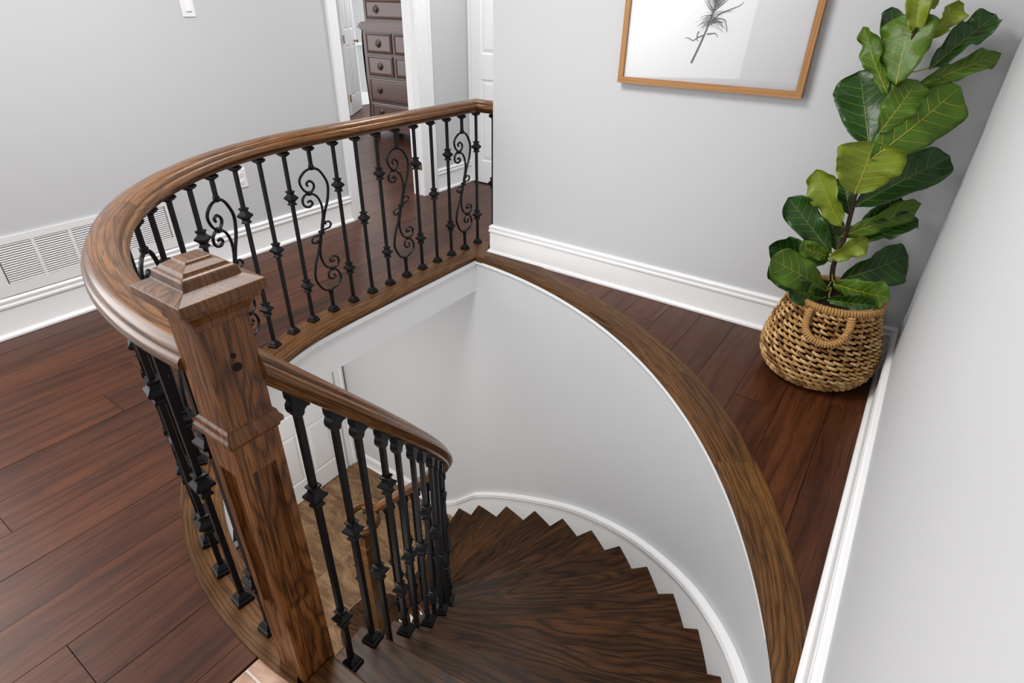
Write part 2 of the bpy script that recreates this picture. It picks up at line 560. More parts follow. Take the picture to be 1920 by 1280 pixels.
# tiled top landing (where the photograph was taken from)
tb = MB()
tb.box((-1.022, -1.6, -0.018), (0.12, 0.352, -0.006))
tile_bed = tb.build('floor_tile_bed', M['grout_up'])
struct(tile_bed, 'stone tile coloured rosy as if by window light with white grout on the top landing', 'floor')
for i in range(3):
    for j in range(5):
        x0, y1 = -1.018 + i * 0.40, 0.30 - j * 0.40
        mb = MB()
        mb.box((x0, y1 - 0.392, -0.006), (min(x0 + 0.392, 0.118), y1, 0.0), chamfer=0.002)
        mb.build('tile', M['tile_up'], tile_bed)
for i in range(3):
    x0 = -1.018 + i * 0.40
    mb = MB()
    mb.box((x0, 0.308, -0.006), (min(x0 + 0.392, 0.118), 0.350, 0.0), chamfer=0.002)
    mb.build('tile', M['tile_up'], tile_bed)

# ------------------------------------------------------------------ walls
def wall_box(name, lo, hi, label, parts=()):
    mb = MB()
    mb.box(lo, hi)
    for l2, h2 in parts:
        mb.box(l2, h2)
    return struct(mb.build(name, M['paint']), label, 'wall')


DY0, DY1 = 2.953, 3.712                  # bedroom doorway in the left wall
wall_box('wall_left', (XL - 0.12, 0.30, 0), (XL, DY0, ZTOP), 'pale grey hall wall with the return air grille',
         [((XL - 0.12, DY1, 0), (XL, YF + 0.1, ZTOP)), ((XL - 0.12, DY0, 2.05), (XL, DY1, ZTOP))])
wall_box('wall_back', (-2.215, YB, 0), (XR + 0.1, YB + 0.13, ZTOP), 'pale grey wall behind the picture and the plant')
wall_box('wall_right', (XR, -0.9, 0), (XR + 0.1, YB, ZTOP), 'white lit wall beside the plant, seen at a grazing angle')
wall_box('wall_far', (XL, YF, 0), (-1.95, YF + 0.1, ZTOP), 'pale wall at the far end of the hall')
# bedroom beyond the doorway
wall_box('wall_bedroom', (-6.15, 5.95, 0), (-3.61, 6.05, ZTOP), 'white bedroom wall behind the dresser', [((-7.9, 5.95, 0), (-7.12, 6.05, ZTOP)), ((-7.12, 5.95, 2.05), (-6.15, 6.05, ZTOP))])
wall_box('wall_ensuite', (-9.0, 8.0, 0), (-4.0, 8.1, ZTOP), 'white wall beyond the bedroom')

cu = MB()
cu.box((XL - 0.12, 0.30, ZTOP), (XR + 0.1, YF + 0.1, ZTOP + 0.05))
cu.box((XL - 0.12, -1.3, ZTOP), (XR + 0.1, 0.30, ZTOP + 0.05))
struct(cu.build('ceiling', M['ceil']), 'white ceiling of the upper hall', 'ceiling')

# lower hall
lw = MB()
lw.box((-4.04, -1.5, ZL), (-3.94, 2.98, ZC))
struct(lw.build('wall_lower_left', M['paint']), 'pale grey lower hall wall with a white door', 'wall')
lw = MB()
lw.box((-3.94, 2.877, ZL), (-2.286, 2.98, ZC))
struct(lw.build('wall_lower_back', M['paint']), 'pale grey straight wall of the lower hall', 'wall')

# curved stair wall, one smooth surface with thickness
cw = MB()
pin = [wall_pt(a, WR + 0.015) for a in lin(92.0, 17.5, 60)]
pin = [p for p in pin if p.x > -2.30]
pin = [Vector((-2.30, 2.877, 0))] + pin + [Vector((0.135, 0.9, 0)), Vector((0.135, 0.3, 0)), Vector((0.135, -0.6, 0))]
cw.sweep(pin, [(0.0, ZL - 0.02), (0.0, -0.03), (-0.05, -0.03), (-0.05, ZL - 0.02)])
struct(cw.build('wall_stairwell', M['paint'], smooth=40), 'smooth curved pale grey wall of the stairwell', 'wall')

# lower floor
lf = MB()
lf.box((-4.04, -1.5, ZL - 0.05), (0.4, 3.0, ZL - 0.007))
lower = struct(lf.build('floor_lower', M['grout']), 'brown stone tile floor of the lower hall', 'floor')
TS = 0.43
tw = TS - 0.007
_mb = MB()
_mb.box((-tw / 2, -tw / 2, -0.007), (tw / 2, tw / 2, 0.0), chamfer=0.003)
tile_me = _mb.mesh('tile', M['tile'])
for i in range(7):
    for j in range(7):
        x0, y1 = -3.94 + i * TS, 2.86 - j * TS
        link('tile', tile_me, lower, (x0 + tw / 2 + 0.003, y1 - tw / 2, ZL))

# ------------------------------------------------------------------ fascia of the opening
fpath = [Vector((-2.279, 2.877, 0)), Vector((-2.279, 2.3, 0)), Vector((-2.279, 1.667, 0))] + arc(OC, OR + 0.029, 182, 276, 40)[0:]
fa = MB()
fa.sweep(fpath, [(-0.010, ZC), (-0.010, -0.03), (0.012, -0.03), (0.012, ZC)])
fascia = struct(fa.build('trim_1', M['trim'], smooth=40), 'white curved fascia under the landing edge', 'trim')
bd = MB()
bd.sweep(fpath, [(-0.022, -0.056), (-0.022, -0.028), (-0.009, -0.028), (-0.009, -0.056)])
bd.build('bead', M['trim'], fascia, smooth=40)
bd = MB()
bpath = [wall_pt(a, WR + 0.016) for a in lin(87.6, 22, 60)]
bd.sweep(bpath, [(0.0, -0.050), (0.0, -0.028), (0.012, -0.028), (0.012, -0.050)])
struct(bd.build('trim_2', M['trim'], smooth=40), 'thin white bead along the top of the curved wall', 'trim')

# ceiling of the lower hall
cl = MB()
cl.box((-4.04, -1.5, ZC - 0.004), (-2.29, 2.877, ZC - 0.001))
struct(cl.build('ceiling_lower', M['ceil']), 'white ceiling of the lower hall', 'ceiling')

# ------------------------------------------------------------------ nosing boards round the opening
def nosing(inn, out, zt=0.006, zb=-0.030, parent=None, material=None):
    mb = MB()
    grid, uvg, s = [], [], 0.0
    for i, (p, q) in enumerate(zip(inn, out)):
        p, q = Vector((p[0], p[1], 0)), Vector((q[0], q[1], 0))
        if i:
            s += ((p + q) / 2 - prev).length
        prev = (p + q) / 2
        d = (q - p)
        w = max(d.length, 1e-4)
        d = d / w
        k = min(0.010, w * 0.4)
        pts = [q + Vector((0, 0, zb)), q + Vector((0, 0, zt)), p + d * k * 1.5 + Vector((0, 0, zt)), p + d * k * 0.5 + Vector((0, 0, zt - 0.005)),
               p + Vector((0, 0, (zt + zb) / 2)), p + d * k * 0.5 + Vector((0, 0, zb + 0.003)), p + d * k * 1.5 + Vector((0, 0, zb))]
        grid.append(pts)
        uvg.append([(s, t) for t in (0, 0.036, 0.036 + w, 0.045 + w, 0.058 + w, 0.068 + w, 0.08 + w)])
    mb.quadmesh(grid, uvg, closed_u=True)
    mb.cap(grid[0], True)
    mb.cap(grid[-1], False)
    return mb


nb = empty('landing_nosing', (-2.35, 2.0, 0.0))
tag(nb, 'brown oak nosing board curving under the iron landing balusters', 'nosing board')
ns = 16
strA = [((-2.255, y), (-2.443, y)) for y in lin(2.862, 1.80, 10)]
arcA = []
for i in range(41):
    t = i / 40
    ai, ao = 180 + 91 * t, 180 + 97 * t
    arcA.append(((OC[0] + OR * math.cos(math.radians(ai)), OC[1] + OR * math.sin(math.radians(ai))),
                 (EC[0] + ER * math.cos(math.radians(ao)), EC[1] + ER * math.sin(math.radians(ao)))))
chain = strA + arcA
cutsn = [0, 9, 22, 36, len(chain) - 1]
for a, b in zip(cutsn, cutsn[1:]):
    seg = chain[a:b + 1]
    nosing([s_[0] for s_ in seg], [s_[1] for s_ in seg]).build('nosing_board', M['board_wood'], nb, smooth=50)
mb = MB()
mb.prism([(-2.443, 2.862), (-2.255, 2.862), (-2.255, 2.858), (-2.200, 2.856), (-2.200, 3.004), (-2.217, 3.004), (-2.217, 3.125), (-2.443, 3.125)], -0.030, 0.0055, (0, 1))
mb.build('corner_board', M['board_wood'], nb)

wn = empty('curved_nosing', (-1.0, 2.4, 0.0))
tag(wn, 'wide brown oak nosing board capping the curved stair wall', 'nosing board')


def ray_out(p):
    d = Vector((p.x - SC[0], p.y - SC[1], 0)).normalized()
    best = 9.0
    # outer circle
    o = Vector((p.x - NOC[0], p.y - NOC[1], 0))
    bq, cq = o.dot(d), o.dot(o) - NOR * NOR
    disc = bq * bq - cq
    if disc > 0:
        t = -bq + math.sqrt(disc)
        if t > 0.0:
            best = t
    if d.y > 1e-6:
        best = min(best, (YB - 0.008 - p.y) / d.y)
    if d.x > 1e-6:
        best = min(best, (XR - 0.006 - p.x) / d.x)
    return p + d * max(best, 0.01)


inn = [wall_pt(a, WR - 0.004) for a in lin(86.0, 18.5, 64)] + [Vector((0.128, y, 0)) for y in (0.95, 0.8, 0.65, 0.47)]
out = []
for p in inn:
    q = ray_out(p) if p.y > 1.17 else Vector((XR - 0.006, p.y + 0.02, 0))
    if p.x < -1.60:
        q = q.lerp(Vector((p.x, YB - 0.012, 0)), min(1.0, (-1.60 - p.x) / 0.25))
    out.append(q)
cutsn = [0, 20, 34, 46, len(inn) - 1]
for a, b in zip(cutsn, cutsn[1:]):
    nosing(inn[a:b + 1], out[a:b + 1]).build('nosing_board', M['board_wood'], wn, smooth=50)

# ------------------------------------------------------------------ baseboards
BB = [(0, 0), (0.030, 0), (0.030, 0.010), (0.024, 0.020), (0.017, 0.024), (0.015, 0.030), (0.015, 0.145), (0.021, 0.150), (0.022, 0.160),
      (0.017, 0.170), (0.020, 0.180), (0.020, 0.188), (0.012, 0.196), (0, 0.198)]
BBL = [(0, 0), (0.024, 0), (0.024, 0.012), (0.014, 0.02), (0.014, 0.11), (0.018, 0.12), (0.012, 0.145), (0, 0.15)]


def baseboard(name, path, label, prof=BB):
    mb = MB()
    mb.sweep(path, prof)
    return struct(mb.build(name, M['trim'], smooth=30), label, 'baseboard')


baseboard('baseboard_left', [(XL, 2.862, 0), (XL, 0.30, 0)][::-1], 'tall white moulded baseboard under the return air grille')
baseboard('baseboard_left_hall', [(XL, 3.872, 0), (XL, YF, 0)], 'white moulded baseboard past the bedroom doorway')
baseboard('baseboard_back', [(-2.215, YB + 0.13, 0), (-2.215, YB, 0), (XR, YB, 0), (XR, -0.7, 0)][:3], 'white moulded baseboard behind the plant basket')
baseboard('baseboard_right', [(XR, YB, 0), (XR, 0.2, 0), (XR, -0.8, 0)], 'white moulded baseboard running along the right wall')
baseboard('baseboard_lower', [(-3.92, 2.877, ZL), (-2.75, 2.877, ZL)], 'white baseboard of the lower hall', BBL)

# ------------------------------------------------------------------ door casings and doors
def casing(name, boxes, label):
    mb = MB()
    for lo, hi in boxes:
        mb.box(lo, hi, 2, 0.0)
    return struct(mb.build(name, M['trim']), label, 'trim')


def stepped_casing_y(y0, y1, x, out, z0, z1):
    """Casing leg on a wall x = const, stepped profile between y0 and y1 (inner edge y1)."""
    s = 1 if y1 > y0 else -1
    w = abs(y1 - y0)
    bx = []
    for fa_, fb, th in ((0.0, 0.22, 0.024), (0.22, 0.62, 0.017), (0.62, 0.80, 0.013), (0.80, 1.0, 0.010)):
        ya, yb = y0 + s * w * fa_, y0 + s * w * fb
        bx.append(((x, min(ya, yb), z0), (x + out * th, max(ya, yb), z1)))
    return bx


b_ = stepped_casing_y(2.866, DY0, XL, 1, 0, 2.15) + stepped_casing_y(3.868, DY1 + 0.012, XL, 1, 0, 2.15)
b_ += [((XL - 0.125, DY0 - 0.012, 0), (XL + 0.006, DY0 + 0.006, 2.05)), ((XL - 0.125, DY1 - 0.006, 0), (XL + 0.006, DY1 + 0.012, 2.05)),
       ((XL - 0.125, DY0, 2.03), (XL + 0.006, DY1, 2.06)), ((XL, 2.866, 2.06), (XL + 0.02, 3.868, 2.15)),
       ((XL - 0.075, DY1 - 0.018, 0), (XL - 0.045, DY1 - 0.004, 2.03)), ((XL - 0.075, DY0 + 0.004, 0), (XL - 0.045, DY0 + 0.018, 2.03))]
cas = casing('trim_3', b_, 'white moulded casing of the bedroom doorway')
mb = MB(); mb.box((XL - 0.042, DY1 - 0.010, 0.225), (XL - 0.012, DY1 - 0.0055, 0.285))
mb.build('strike_plate', M['brass'], cas)

# far hall door with moulded panels (faces the camera)
def panel_door(name, w, h, panels, label, parent_loc, rz=0.0, th=0.04, knob=None):
    """Door leaf in local x (width), z (height); front face at y = 0 looking to -y."""
    root = empty(name, parent_loc, rz)
    struct(root, label, 'door')
    mb = MB(); mb.box((0, 0.008, 0), (w, th, h), 2)
    d = link('door_leaf', mb.mesh('door_leaf', M['trim']), root)
    # stiles and rails in front of the leaf
    xs = sorted({0.0, w} | {p[0] for p in panels} | {p[2] for p in panels})
    zs = sorted({0.0, h} | {p[1] for p in panels} | {p[3] for p in panels})
    mb = MB()
    for xa, xb in zip(xs, xs[1:]):
        for za, zb in zip(zs, zs[1:]):
            cxm, czm = (xa + xb) / 2, (za + zb) / 2
            if not any(p[0] < cxm < p[2] and p[1] < czm < p[3] for p in panels):
                mb.box((xa, 0, za), (xb, 0.009, zb), 2)
    link('door_frame', mb.mesh('door_frame', M['trim']), root)
    for (x0, z0, x1, z1) in panels:
        mb = MB()
        e1, e2 = 0.012, 0.045
        rings = [((x0, z0, x1, z1), 0.0), ((x0 + e1, z0 + e1, x1 - e1, z1 - e1), 0.007), ((x0 + e1 * 1.6, z0 + e1 * 1.6, x1 - e1 * 1.6, z1 - e1 * 1.6), 0.007),
                 ((x0 + e2, z0 + e2, x1 - e2, z1 - e2), 0.001)]
        grid = [[(r[0], y, r[1]), (r[2], y, r[1]), (r[2], y, r[3]), (r[0], y, r[3])] for r, y in rings]
        uvg = [[(p[0], p[2]) for p in g] for g in grid]
        mb.quadmesh(grid, uvg, closed_u=True)
        mb.cap([Vector(p) for p in grid[-1]])
        link('door_panel', mb.mesh('door_panel', M['trim']), root)
    if knob:
        mb = MB()
        mb.square_lathe([(0.024, 0.0), (0.024, 0.004), (0.009, 0.006), (0.009, 0.03), (0.022, 0.036), (0.025, 0.046), (0.018, 0.056), (0.004, 0.06)], n=12)
        k = link('door_knob', mb.mesh('door_knob', M['brass'], 40), root, (knob[0], 0, knob[1]))
        k.rotation_euler = (PI / 2, 0, 0)
    return root


SIX = lambda w: [(0.11, 0.24, w / 2 - 0.05, 0.92), (w / 2 + 0.05, 0.24, w - 0.11, 0.92), (0.11, 1.11, w / 2 - 0.05, 1.90), (w / 2 + 0.05, 1.11, w - 0.11, 1.90)]
panel_door('door_1', 0.78, 2.03, [(0.10, 0.20, 0.35, 0.905), (0.43, 0.20, 0.68, 0.905), (0.10, 1.10, 0.35, 1.93), (0.43, 1.10, 0.68, 1.93)],
           'white panelled door at the far end of the hall', (-3.445, YF - 0.045, 0.012))
b_ = []
for fa_, fb, th in ((0.0, 0.3, 0.024), (0.3, 0.7, 0.017), (0.7, 1.0, 0.012)):
    w = 0.065
    x0 = XL - 0.03 + 0.002
    b_.append(((XL + 0.005 + (w - 0.02) * fa_ * 0.8, YF - th - 0.02, 0), (XL + 0.005 + (w - 0.02) * fb * 0.8, YF, 2.12)))
b_.append(((XL + 0.005, YF - 0.04, 2.05), (-2.55, YF, 2.14)))
b_.append(((-2.66, YF - 0.04, 0), (-2.58, YF, 2.05)))
casing('trim_4', b_, 'white casing of the far hall door')
mb = MB(); mb.box((-3.44, YF - 0.045, 0.0), (-2.66, YF - 0.003, 0.011))
struct(mb.build('trim_5', M['gap']), 'dark threshold under the far hall door', 'trim')

# bedroom: inner doorway with an open leaf
b_ = [((-7.20, 5.925, 0), (-7.11, 5.95, 2.12)), ((-7.125, 5.93, 0), (-7.105, 6.07, 2.05)), ((-6.165, 5.93, 0), (-6.145, 6.07, 2.05)), ((-6.16, 5.925, 0), (-6.07, 5.95, 2.12)),
      ((-7.20, 5.925, 2.05), (-6.07, 5.95, 2.13))]
casing('trim_6', b_, 'white casing of the inner bedroom doorway')
leaf_a = math.atan2(6.52 - 6.07, -7.415 + 7.09)
dl = panel_door('door_2', 0.72, 2.02, SIX(0.72), 'white door standing open beyond the dresser', (-7.085, 6.075, 0.012), leaf_a, knob=(0.66, 0.95))
for z in (0.23, 1.0, 1.8):
    mb = MB(); mb.box((-0.022, -0.012, z - 0.05), (0.014, 0.004, z + 0.05))
    link('hinge', mb.mesh('hinge', M['brass']), dl)
mb = MB(); mb.sweep([(-9, 8.0, 0.78), (-4, 8.0, 0.78)], [(0, 0), (0.03, 0.005), (0.03, 0.045), (0.0, 0.05)])
struct(mb.build('trim_7', M['trim']), 'white chair rail in the room beyond the bedroom', 'trim')

# lower hall door
LD0, LD1 = 1.86, 2.72
panel_door('door_3', 0.86, 2.05, [(0.11, 0.22, 0.385, 0.80), (0.475, 0.22, 0.75, 0.80), (0.11, 1.0, 0.385, 1.55), (0.475, 1.0, 0.75, 1.55), (0.11, 1.67, 0.385, 1.93), (0.475, 1.67, 0.75, 1.93)],
           'white six panel door in the lower hall', (-3.90, LD0, ZL + 0.012), PI / 2)
b_ = stepped_casing_y(2.845, LD1 + 0.005, -3.94, 1.6, ZL, ZL + 2.17) + stepped_casing_y(1.735, LD0 - 0.005, -3.94, 1.6, ZL, ZL + 2.17)
b_ += [((-3.94, 1.735, ZL + 2.07), (-3.91, 2.845, ZL + 2.17))]
casing('trim_8', b_, 'white casing of the lower hall door')

# ------------------------------------------------------------------ return air grille, switch, outlet
vr = empty('return_air_grille', (XL, 1.09, 0.20))
tag(vr, 'wide white louvred return air grille low on the left wall', 'vent')
y0, y1, z0, z1 = 0.64, 1.547, 0.203, 0.486
ly0, ly1, lz0, lz1 = 0.694, 1.514, 0.258, 0.452
mb = MB()
X0 = XL + 0.0005
for lo, hi in (((X0, y0, z0), (X0 + 0.011, y1, lz0)), ((X0, y0, lz1), (X0 + 0.011, y1, z1)), ((X0, y0, lz0), (X0 + 0.011, ly0, lz1)), ((X0, ly1, lz0), (X0 + 0.011, y1, lz1))):
    mb.box(lo, hi, 1)
mb.build('grille_frame', M['vent'], vr)
mb = MB(); mb.box((X0, ly0, lz0), (X0 + 0.0015, ly1, lz1)); mb.build('duct_shade', M['vent_dark'], vr)  # dark sheet coloured as the shade behind the louvres
nsec = 5
sw = (ly1 - ly0) / nsec
for k in range(1, nsec):
    mb = MB(); mb.box((X0, ly0 + k * sw - 0.007, lz0), (X0 + 0.010, ly0 + k * sw + 0.007, lz1), 2); mb.build('mullion', M['vent'], vr)
lm = MB()
_pts = [(0.0015, -0.001), (0.0095, -0.0062), (0.0100, -0.0050), (0.0022, 0.0006)]
grid = [[(a_, yy, b2) for a_, b2 in _pts] for yy in (-sw / 2 + 0.0072, sw / 2 - 0.0072)]
lm.quadmesh(grid, [[(yy, t * 0.01) for t in range(4)] for yy in (0, sw)], closed_u=True)
lm.cap([Vector(p) for p in grid[0]]); lm.cap([Vector(p) for p in grid[1]], True)
slat_me = lm.mesh('louvre', M['vent'])
nl = 17
for k in range(nsec):
    for q in range(nl):
        link('louvre', slat_me, vr, (0.0005, ly0 + (k + 0.5) * sw - 1.09, lz0 + (q + 0.72) * (lz1 - lz0) / nl - 0.20))
mb = MB()
for yy, zz in ((0.665, 0.36), (1.532, 0.345)):
    mb.square_lathe([(0.004, 0), (0.004, 0.002)], n=8, cx=0, cy=0)
sc_me = mb.mesh('screw', M['vent'])
for yy in (0.667, 1.531):
    s_ = link('screw', sc_me, vr, (0.0115, yy - 1.09, 0.345 - 0.20)); s_.rotation_euler = (0, PI / 2, 0)


def wall_plate(name, y0, y1, z0, z1, label, cat, rocker):
    root = empty(name, (XL, (y0 + y1) / 2, z0))
    tag(root, label, cat)
    w, h = (y1 - y0) / 2, z1 - z0
    mb = MB()
    rings = [(w, 0.0, 0.0), (w, 0.0, 0.004), (w - 0.003, 0.003, 0.0065)]
    grid = [[(x_, -a_, b2), (x_, a_, b2), (x_, a_, h - b2), (x_, -a_, h - b2)] for a_, b2, x_ in rings]
    mb.quadmesh(grid, [[(p[1], p[2]) for p in g] for g in grid], closed_u=True)
    mb.cap([Vector(p) for p in grid[-1]])
    link('cover_plate', mb.mesh('cover_plate', M['plate']), root)
    if rocker:
        mb = MB()
        mb.box((0.0065, -0.0165, h * 0.21), (0.0085, 0.0165, h * 0.79))
        r_ = link('switch_surround', mb.mesh('switch_surround', M['plate']), root)
        mb = MB()
        mb.v = [(0.0085, -0.014, h * 0.24), (0.0085, 0.014, h * 0.24), (0.0085, 0.014, h * 0.76), (0.0085, -0.014, h * 0.76),
                (0.0150, -0.014, h * 0.24), (0.0150, 0.014, h * 0.24), (0.0090, 0.014, h * 0.76), (0.0090, -0.014, h * 0.76)]
        mb.f = [(4, 5, 6, 7), (0, 1, 5, 4), (1, 2, 6, 5), (2, 3, 7, 6), (3, 0, 4, 7)]
        mb.uv = [(0, 0)] * 20
        link('rocker', mb.mesh('rocker', M['plate']), root)
    else:
        for zz in (0.30, 0.70):
            mb = MB()
            mb.square_lathe([(0.015, 0), (0.015, 0.002), (0.013, 0.003)], n=14)
            k = link('socket_face', mb.mesh('socket_face', M['plate']), root, (0.0065, 0, h * zz)); k.rotation_euler = (0, PI / 2, 0)
            for yy in (-0.006, 0.006):
                mb = MB(); mb.box((0.0032 + 0.0065, yy - 0.001, h * zz - 0.005), (0.0036 + 0.0065, yy + 0.001, h * zz + 0.005)); link('socket_slot', mb.mesh('socket_slot', M['vent_dark']), root)
    return root


wall_plate('light_switch', 1.901, 1.972, 1.400, 1.520, 'white rocker light switch high on the left wall', 'light switch', True)
wall_plate('wall_outlet', 1.986, 2.060, 0.445, 0.566, 'white power outlet behind the iron balusters', 'outlet', False)

# ------------------------------------------------------------------ framed feather picture
px0, px1, pz0, pz1 = -1.382, -0.490, 1.155, 2.30
fy = YB - 0.045
pic = empty('framed_picture', ((px0 + px1) / 2, YB, pz0))
tag(pic, 'framed feather drawing in a slim oak frame above the baseboard', 'picture')
FW = 0.028
for k, (lo, hi, ax) in enumerate((((px0, fy, pz0), (px1, YB - 0.004, pz0 + FW), 0), ((px0, fy, pz1 - FW), (px1, YB - 0.004, pz1), 0),
                                  ((px0, fy, pz0 + FW), (px0 + FW, YB - 0.004, pz1 - FW), 2), ((px1 - FW, fy, pz0 + FW), (px1, YB - 0.004, pz1 - FW), 2))):
    mb = MB(); mb.box(lo, hi, ax); mb.build('frame_rail', M['frame_oak'], pic)
mb = MB(); mb.box((px0 + FW, fy + 0.014, pz0 + FW), (px1 - FW, YB - 0.006, pz1 - FW)); paper = mb.build('paper', M['paper'], pic)
ay = fy + 0.0132


def stroke(mb, pts, w0, w1):
    """Flat ink stroke on the paper, pts in (x, z)."""
    n = len(pts)
    L_, R_ = [], []
    for i, (x_, z_) in enumerate(pts):
        a_ = pts[max(i - 1, 0)]; b2 = pts[min(i + 1, n - 1)]
        tx, tz = b2[0] - a_[0], b2[1] - a_[1]
        l_ = math.hypot(tx, tz) or 1
        w = (w0 + (w1 - w0) * i / (n - 1)) / 2
        L_.append((x_ - tz / l_ * w, ay, z_ + tx / l_ * w)); R_.append((x_ + tz / l_ * w, ay, z_ - tx / l_ * w))
    mb.quadmesh([L_, R_], [[(0, 0)] * n, [(1, 1)] * n])


rf = random.Random(11)
shaft = [(-1.013, 1.266), (-0.990, 1.330), (-0.969, 1.397), (-0.953, 1.460), (-0.938, 1.526), (-0.915, 1.65), (-0.90, 1.80), (-0.895, 1.97), (-0.905, 2.08)]


def on_shaft(t):
    k = t * (len(shaft) - 1)
    i = min(int(k), len(shaft) - 2)
    u = k - i
    return (shaft[i][0] * (1 - u) + shaft[i + 1][0] * u, shaft[i][1] * (1 - u) + shaft[i + 1][1] * u)


mg, mk = MB(), MB()
stroke(mk, [on_shaft(t) for t in lin(0, 1, 30)], 0.0100, 0.004)
for side in (-1, 1):
    for k in range(150):
        t = 0.30 + 0.70 * k / 150
        x_, z_ = on_shaft(t)
        ln = (0.11 if side > 0 else 0.075) * (1 - 0.55 * max(0, (t - 0.6) / 0.4)) * rf.uniform(0.6, 1.15)
        if t < 0.40:
            ln *= rf.uniform(0.5, 1.0)
        ang = math.radians(rf.uniform(28, 52) if t > 0.4 else rf.uniform(-25, 40))
        pts = [(x_ + side * ln * u * math.cos(ang), z_ + ln * u * math.sin(ang) + 0.02 * u * u * (1 if t > 0.4 else -1.2)) for u in lin(0, 1, 6)]
        stroke(mk if rf.random() < 0.42 else mg, pts, rf.uniform(0.002, 0.0042), 0.0008)
for pts in ([(-0.975, 1.385), (-1.0, 1.375), (-1.02, 1.36), (-1.05, 1.372), (-1.062, 1.370)], [(-1.0, 1.40), (-1.006, 1.385), (-1.004, 1.365), (-0.995, 1.36)],
            [(-0.955, 1.44), (-0.92, 1.455), (-0.89, 1.45), (-0.875, 1.42), (-0.872, 1.40)], [(-0.95, 1.43), (-0.93, 1.445), (-0.905, 1.44), (-0.893, 1.415)],
            [(-0.96, 1.39), (-0.94, 1.392), (-0.925, 1.395), (-0.912, 1.388), (-0.91, 1.378)], [(-0.945, 1.445), (-0.915, 1.475), (-0.87, 1.492), (-0.835, 1.505), (-0.82, 1.52)]):
    stroke(mk, pts, 0.0065, 0.0022)
mg.build('feather_barbs', M['ink_grey'], paper)['kind'] = 'stuff'
mk.build('feather_quill', M['ink'], paper)['kind'] = 'stuff'
mb = MB(); mb.box((px0 + FW, fy + 0.006, pz0 + FW), (px1 - FW, fy + 0.008, pz1 - FW)); mb.build('glass_pane', M['glass'], pic)

# ------------------------------------------------------------------ dresser in the bedroom
DX, DY, DW, DD = -5.80, 5.25, 0.98, 0.50
dr = empty('tall_dresser', (DX + DW / 2, DY + DD / 2, 0))
tag(dr, 'tall reddish brown dresser with brass pulls seen through the bedroom doorway', 'dresser')


def dbox(name, lo, hi, m_='dresser', parent=None):
    mb = MB(); mb.box(lo, hi, 0); return mb.build(name, M[m_], parent or dr)


dbox('lower_case', (DX, DY + 0.02, 0.14), (DX + DW, DY + DD, 1.20))
dbox('upper_case', (DX + 0.035, DY + 0.04, 1.24), (DX + DW - 0.035, DY + DD, 1.80))
mb = MB()
for (z0_, z1_, e_) in ((1.195, 1.215, 0.012), (1.215, 1.235, 0.030), (1.235, 1.262, 0.018), (1.262, 1.28, 0.0)):
    mb.box((DX - e_, DY - e_, z0_), (DX + DW + e_, DY + DD, z1_), 0)
mb.build('waist_moulding', M['dresser'], dr)
mb = MB()
for (z0_, z1_, e_) in ((0.10, 0.135, 0.028), (0.135, 0.155, 0.018), (0.155, 0.17, 0.006)):
    mb.box((DX - e_, DY - e_, z0_), (DX + DW + e_, DY + DD, z1_), 0)
mb.build('base_moulding', M['dresser'], dr)
mb = MB()
for (z0_, z1_, e_) in ((1.80, 1.83, 0.02), (1.83, 1.86, 0.05)):
    mb.box((DX - e_, DY - e_, z0_), (DX + DW + e_, DY + DD, z1_), 0)
mb.build('cornice', M['dresser'], dr)
# bowed side pilasters
for sx, s_ in ((DX, -1), (DX + DW, 1)):
    mb = MB()
    prof = [(1.20, 0.0), (1.12, 0.012), (0.95, 0.020), (0.75, 0.016), (0.55, 0.004), (0.35, -0.006), (0.24, 0.006), (0.17, 0.03)]
    grid = [[(sx + s_ * (e_ - 0.0), DY + 0.012, z_), (sx + s_ * (e_ + 0.012), DY + 0.02, z_), (sx + s_ * (e_ + 0.012), DY + 0.10, z_), (sx - s_ * 0.01, DY + 0.11, z_)] for z_, e_ in prof]
    mb.quadmesh(grid, [[(p[2], p[0]) for p in g] for g in grid])
    mb.build('pilaster', M['dresser_dark'], dr, smooth=50)
for fx in (DX + 0.02, DX + DW - 0.10):
    for fy2 in (DY - 0.005, DY + DD - 0.09):
        mb = MB()
        mb.square_lathe([(0.030, 0.0), (0.042, 0.012), (0.045, 0.03), (0.032, 0.05), (0.036, 0.08), (0.046, 0.105)], n=10, cx=fx + 0.04, cy=fy2 + 0.045)
        mb.build('foot', M['dresser_dark'], dr, smooth=50)


def pull(cx, cz, parent, y_):
    mb = MB()
    ring = [(0.0, 0.052), (0.016, 0.034), (0.036, 0.030), (0.042, 0.006), (0.030, -0.008), (0.034, -0.026), (0.014, -0.038), (0.0, -0.050),
            (-0.014, -0.038), (-0.034, -0.026), (-0.030, -0.008), (-0.042, 0.006), (-0.036, 0.030), (-0.016, 0.034)]
    f_ = [Vector((cx + a_, y_ - 0.004, cz + b2)) for a_, b2 in ring]
    g_ = [Vector((cx + a_ * 0.45, y_ - 0.010, cz + b2 * 0.45)) for a_, b2 in ring]
    mb.quadmesh([f_, g_], [[(0, i) for i in range(14)], [(1, i) for i in range(14)]], closed_u=True)
    mb.cap(g_)
    mb.tube([(cx + 0.026 * math.cos(t), y_ - 0.020 - 0.006 * math.sin(-t), cz + 0.004 + 0.032 * math.sin(t)) for t in lin(PI, 2 * PI, 10)], 0.0045, 5)
    mb.build('drawer_pull', M['bronze'], parent, smooth=40)


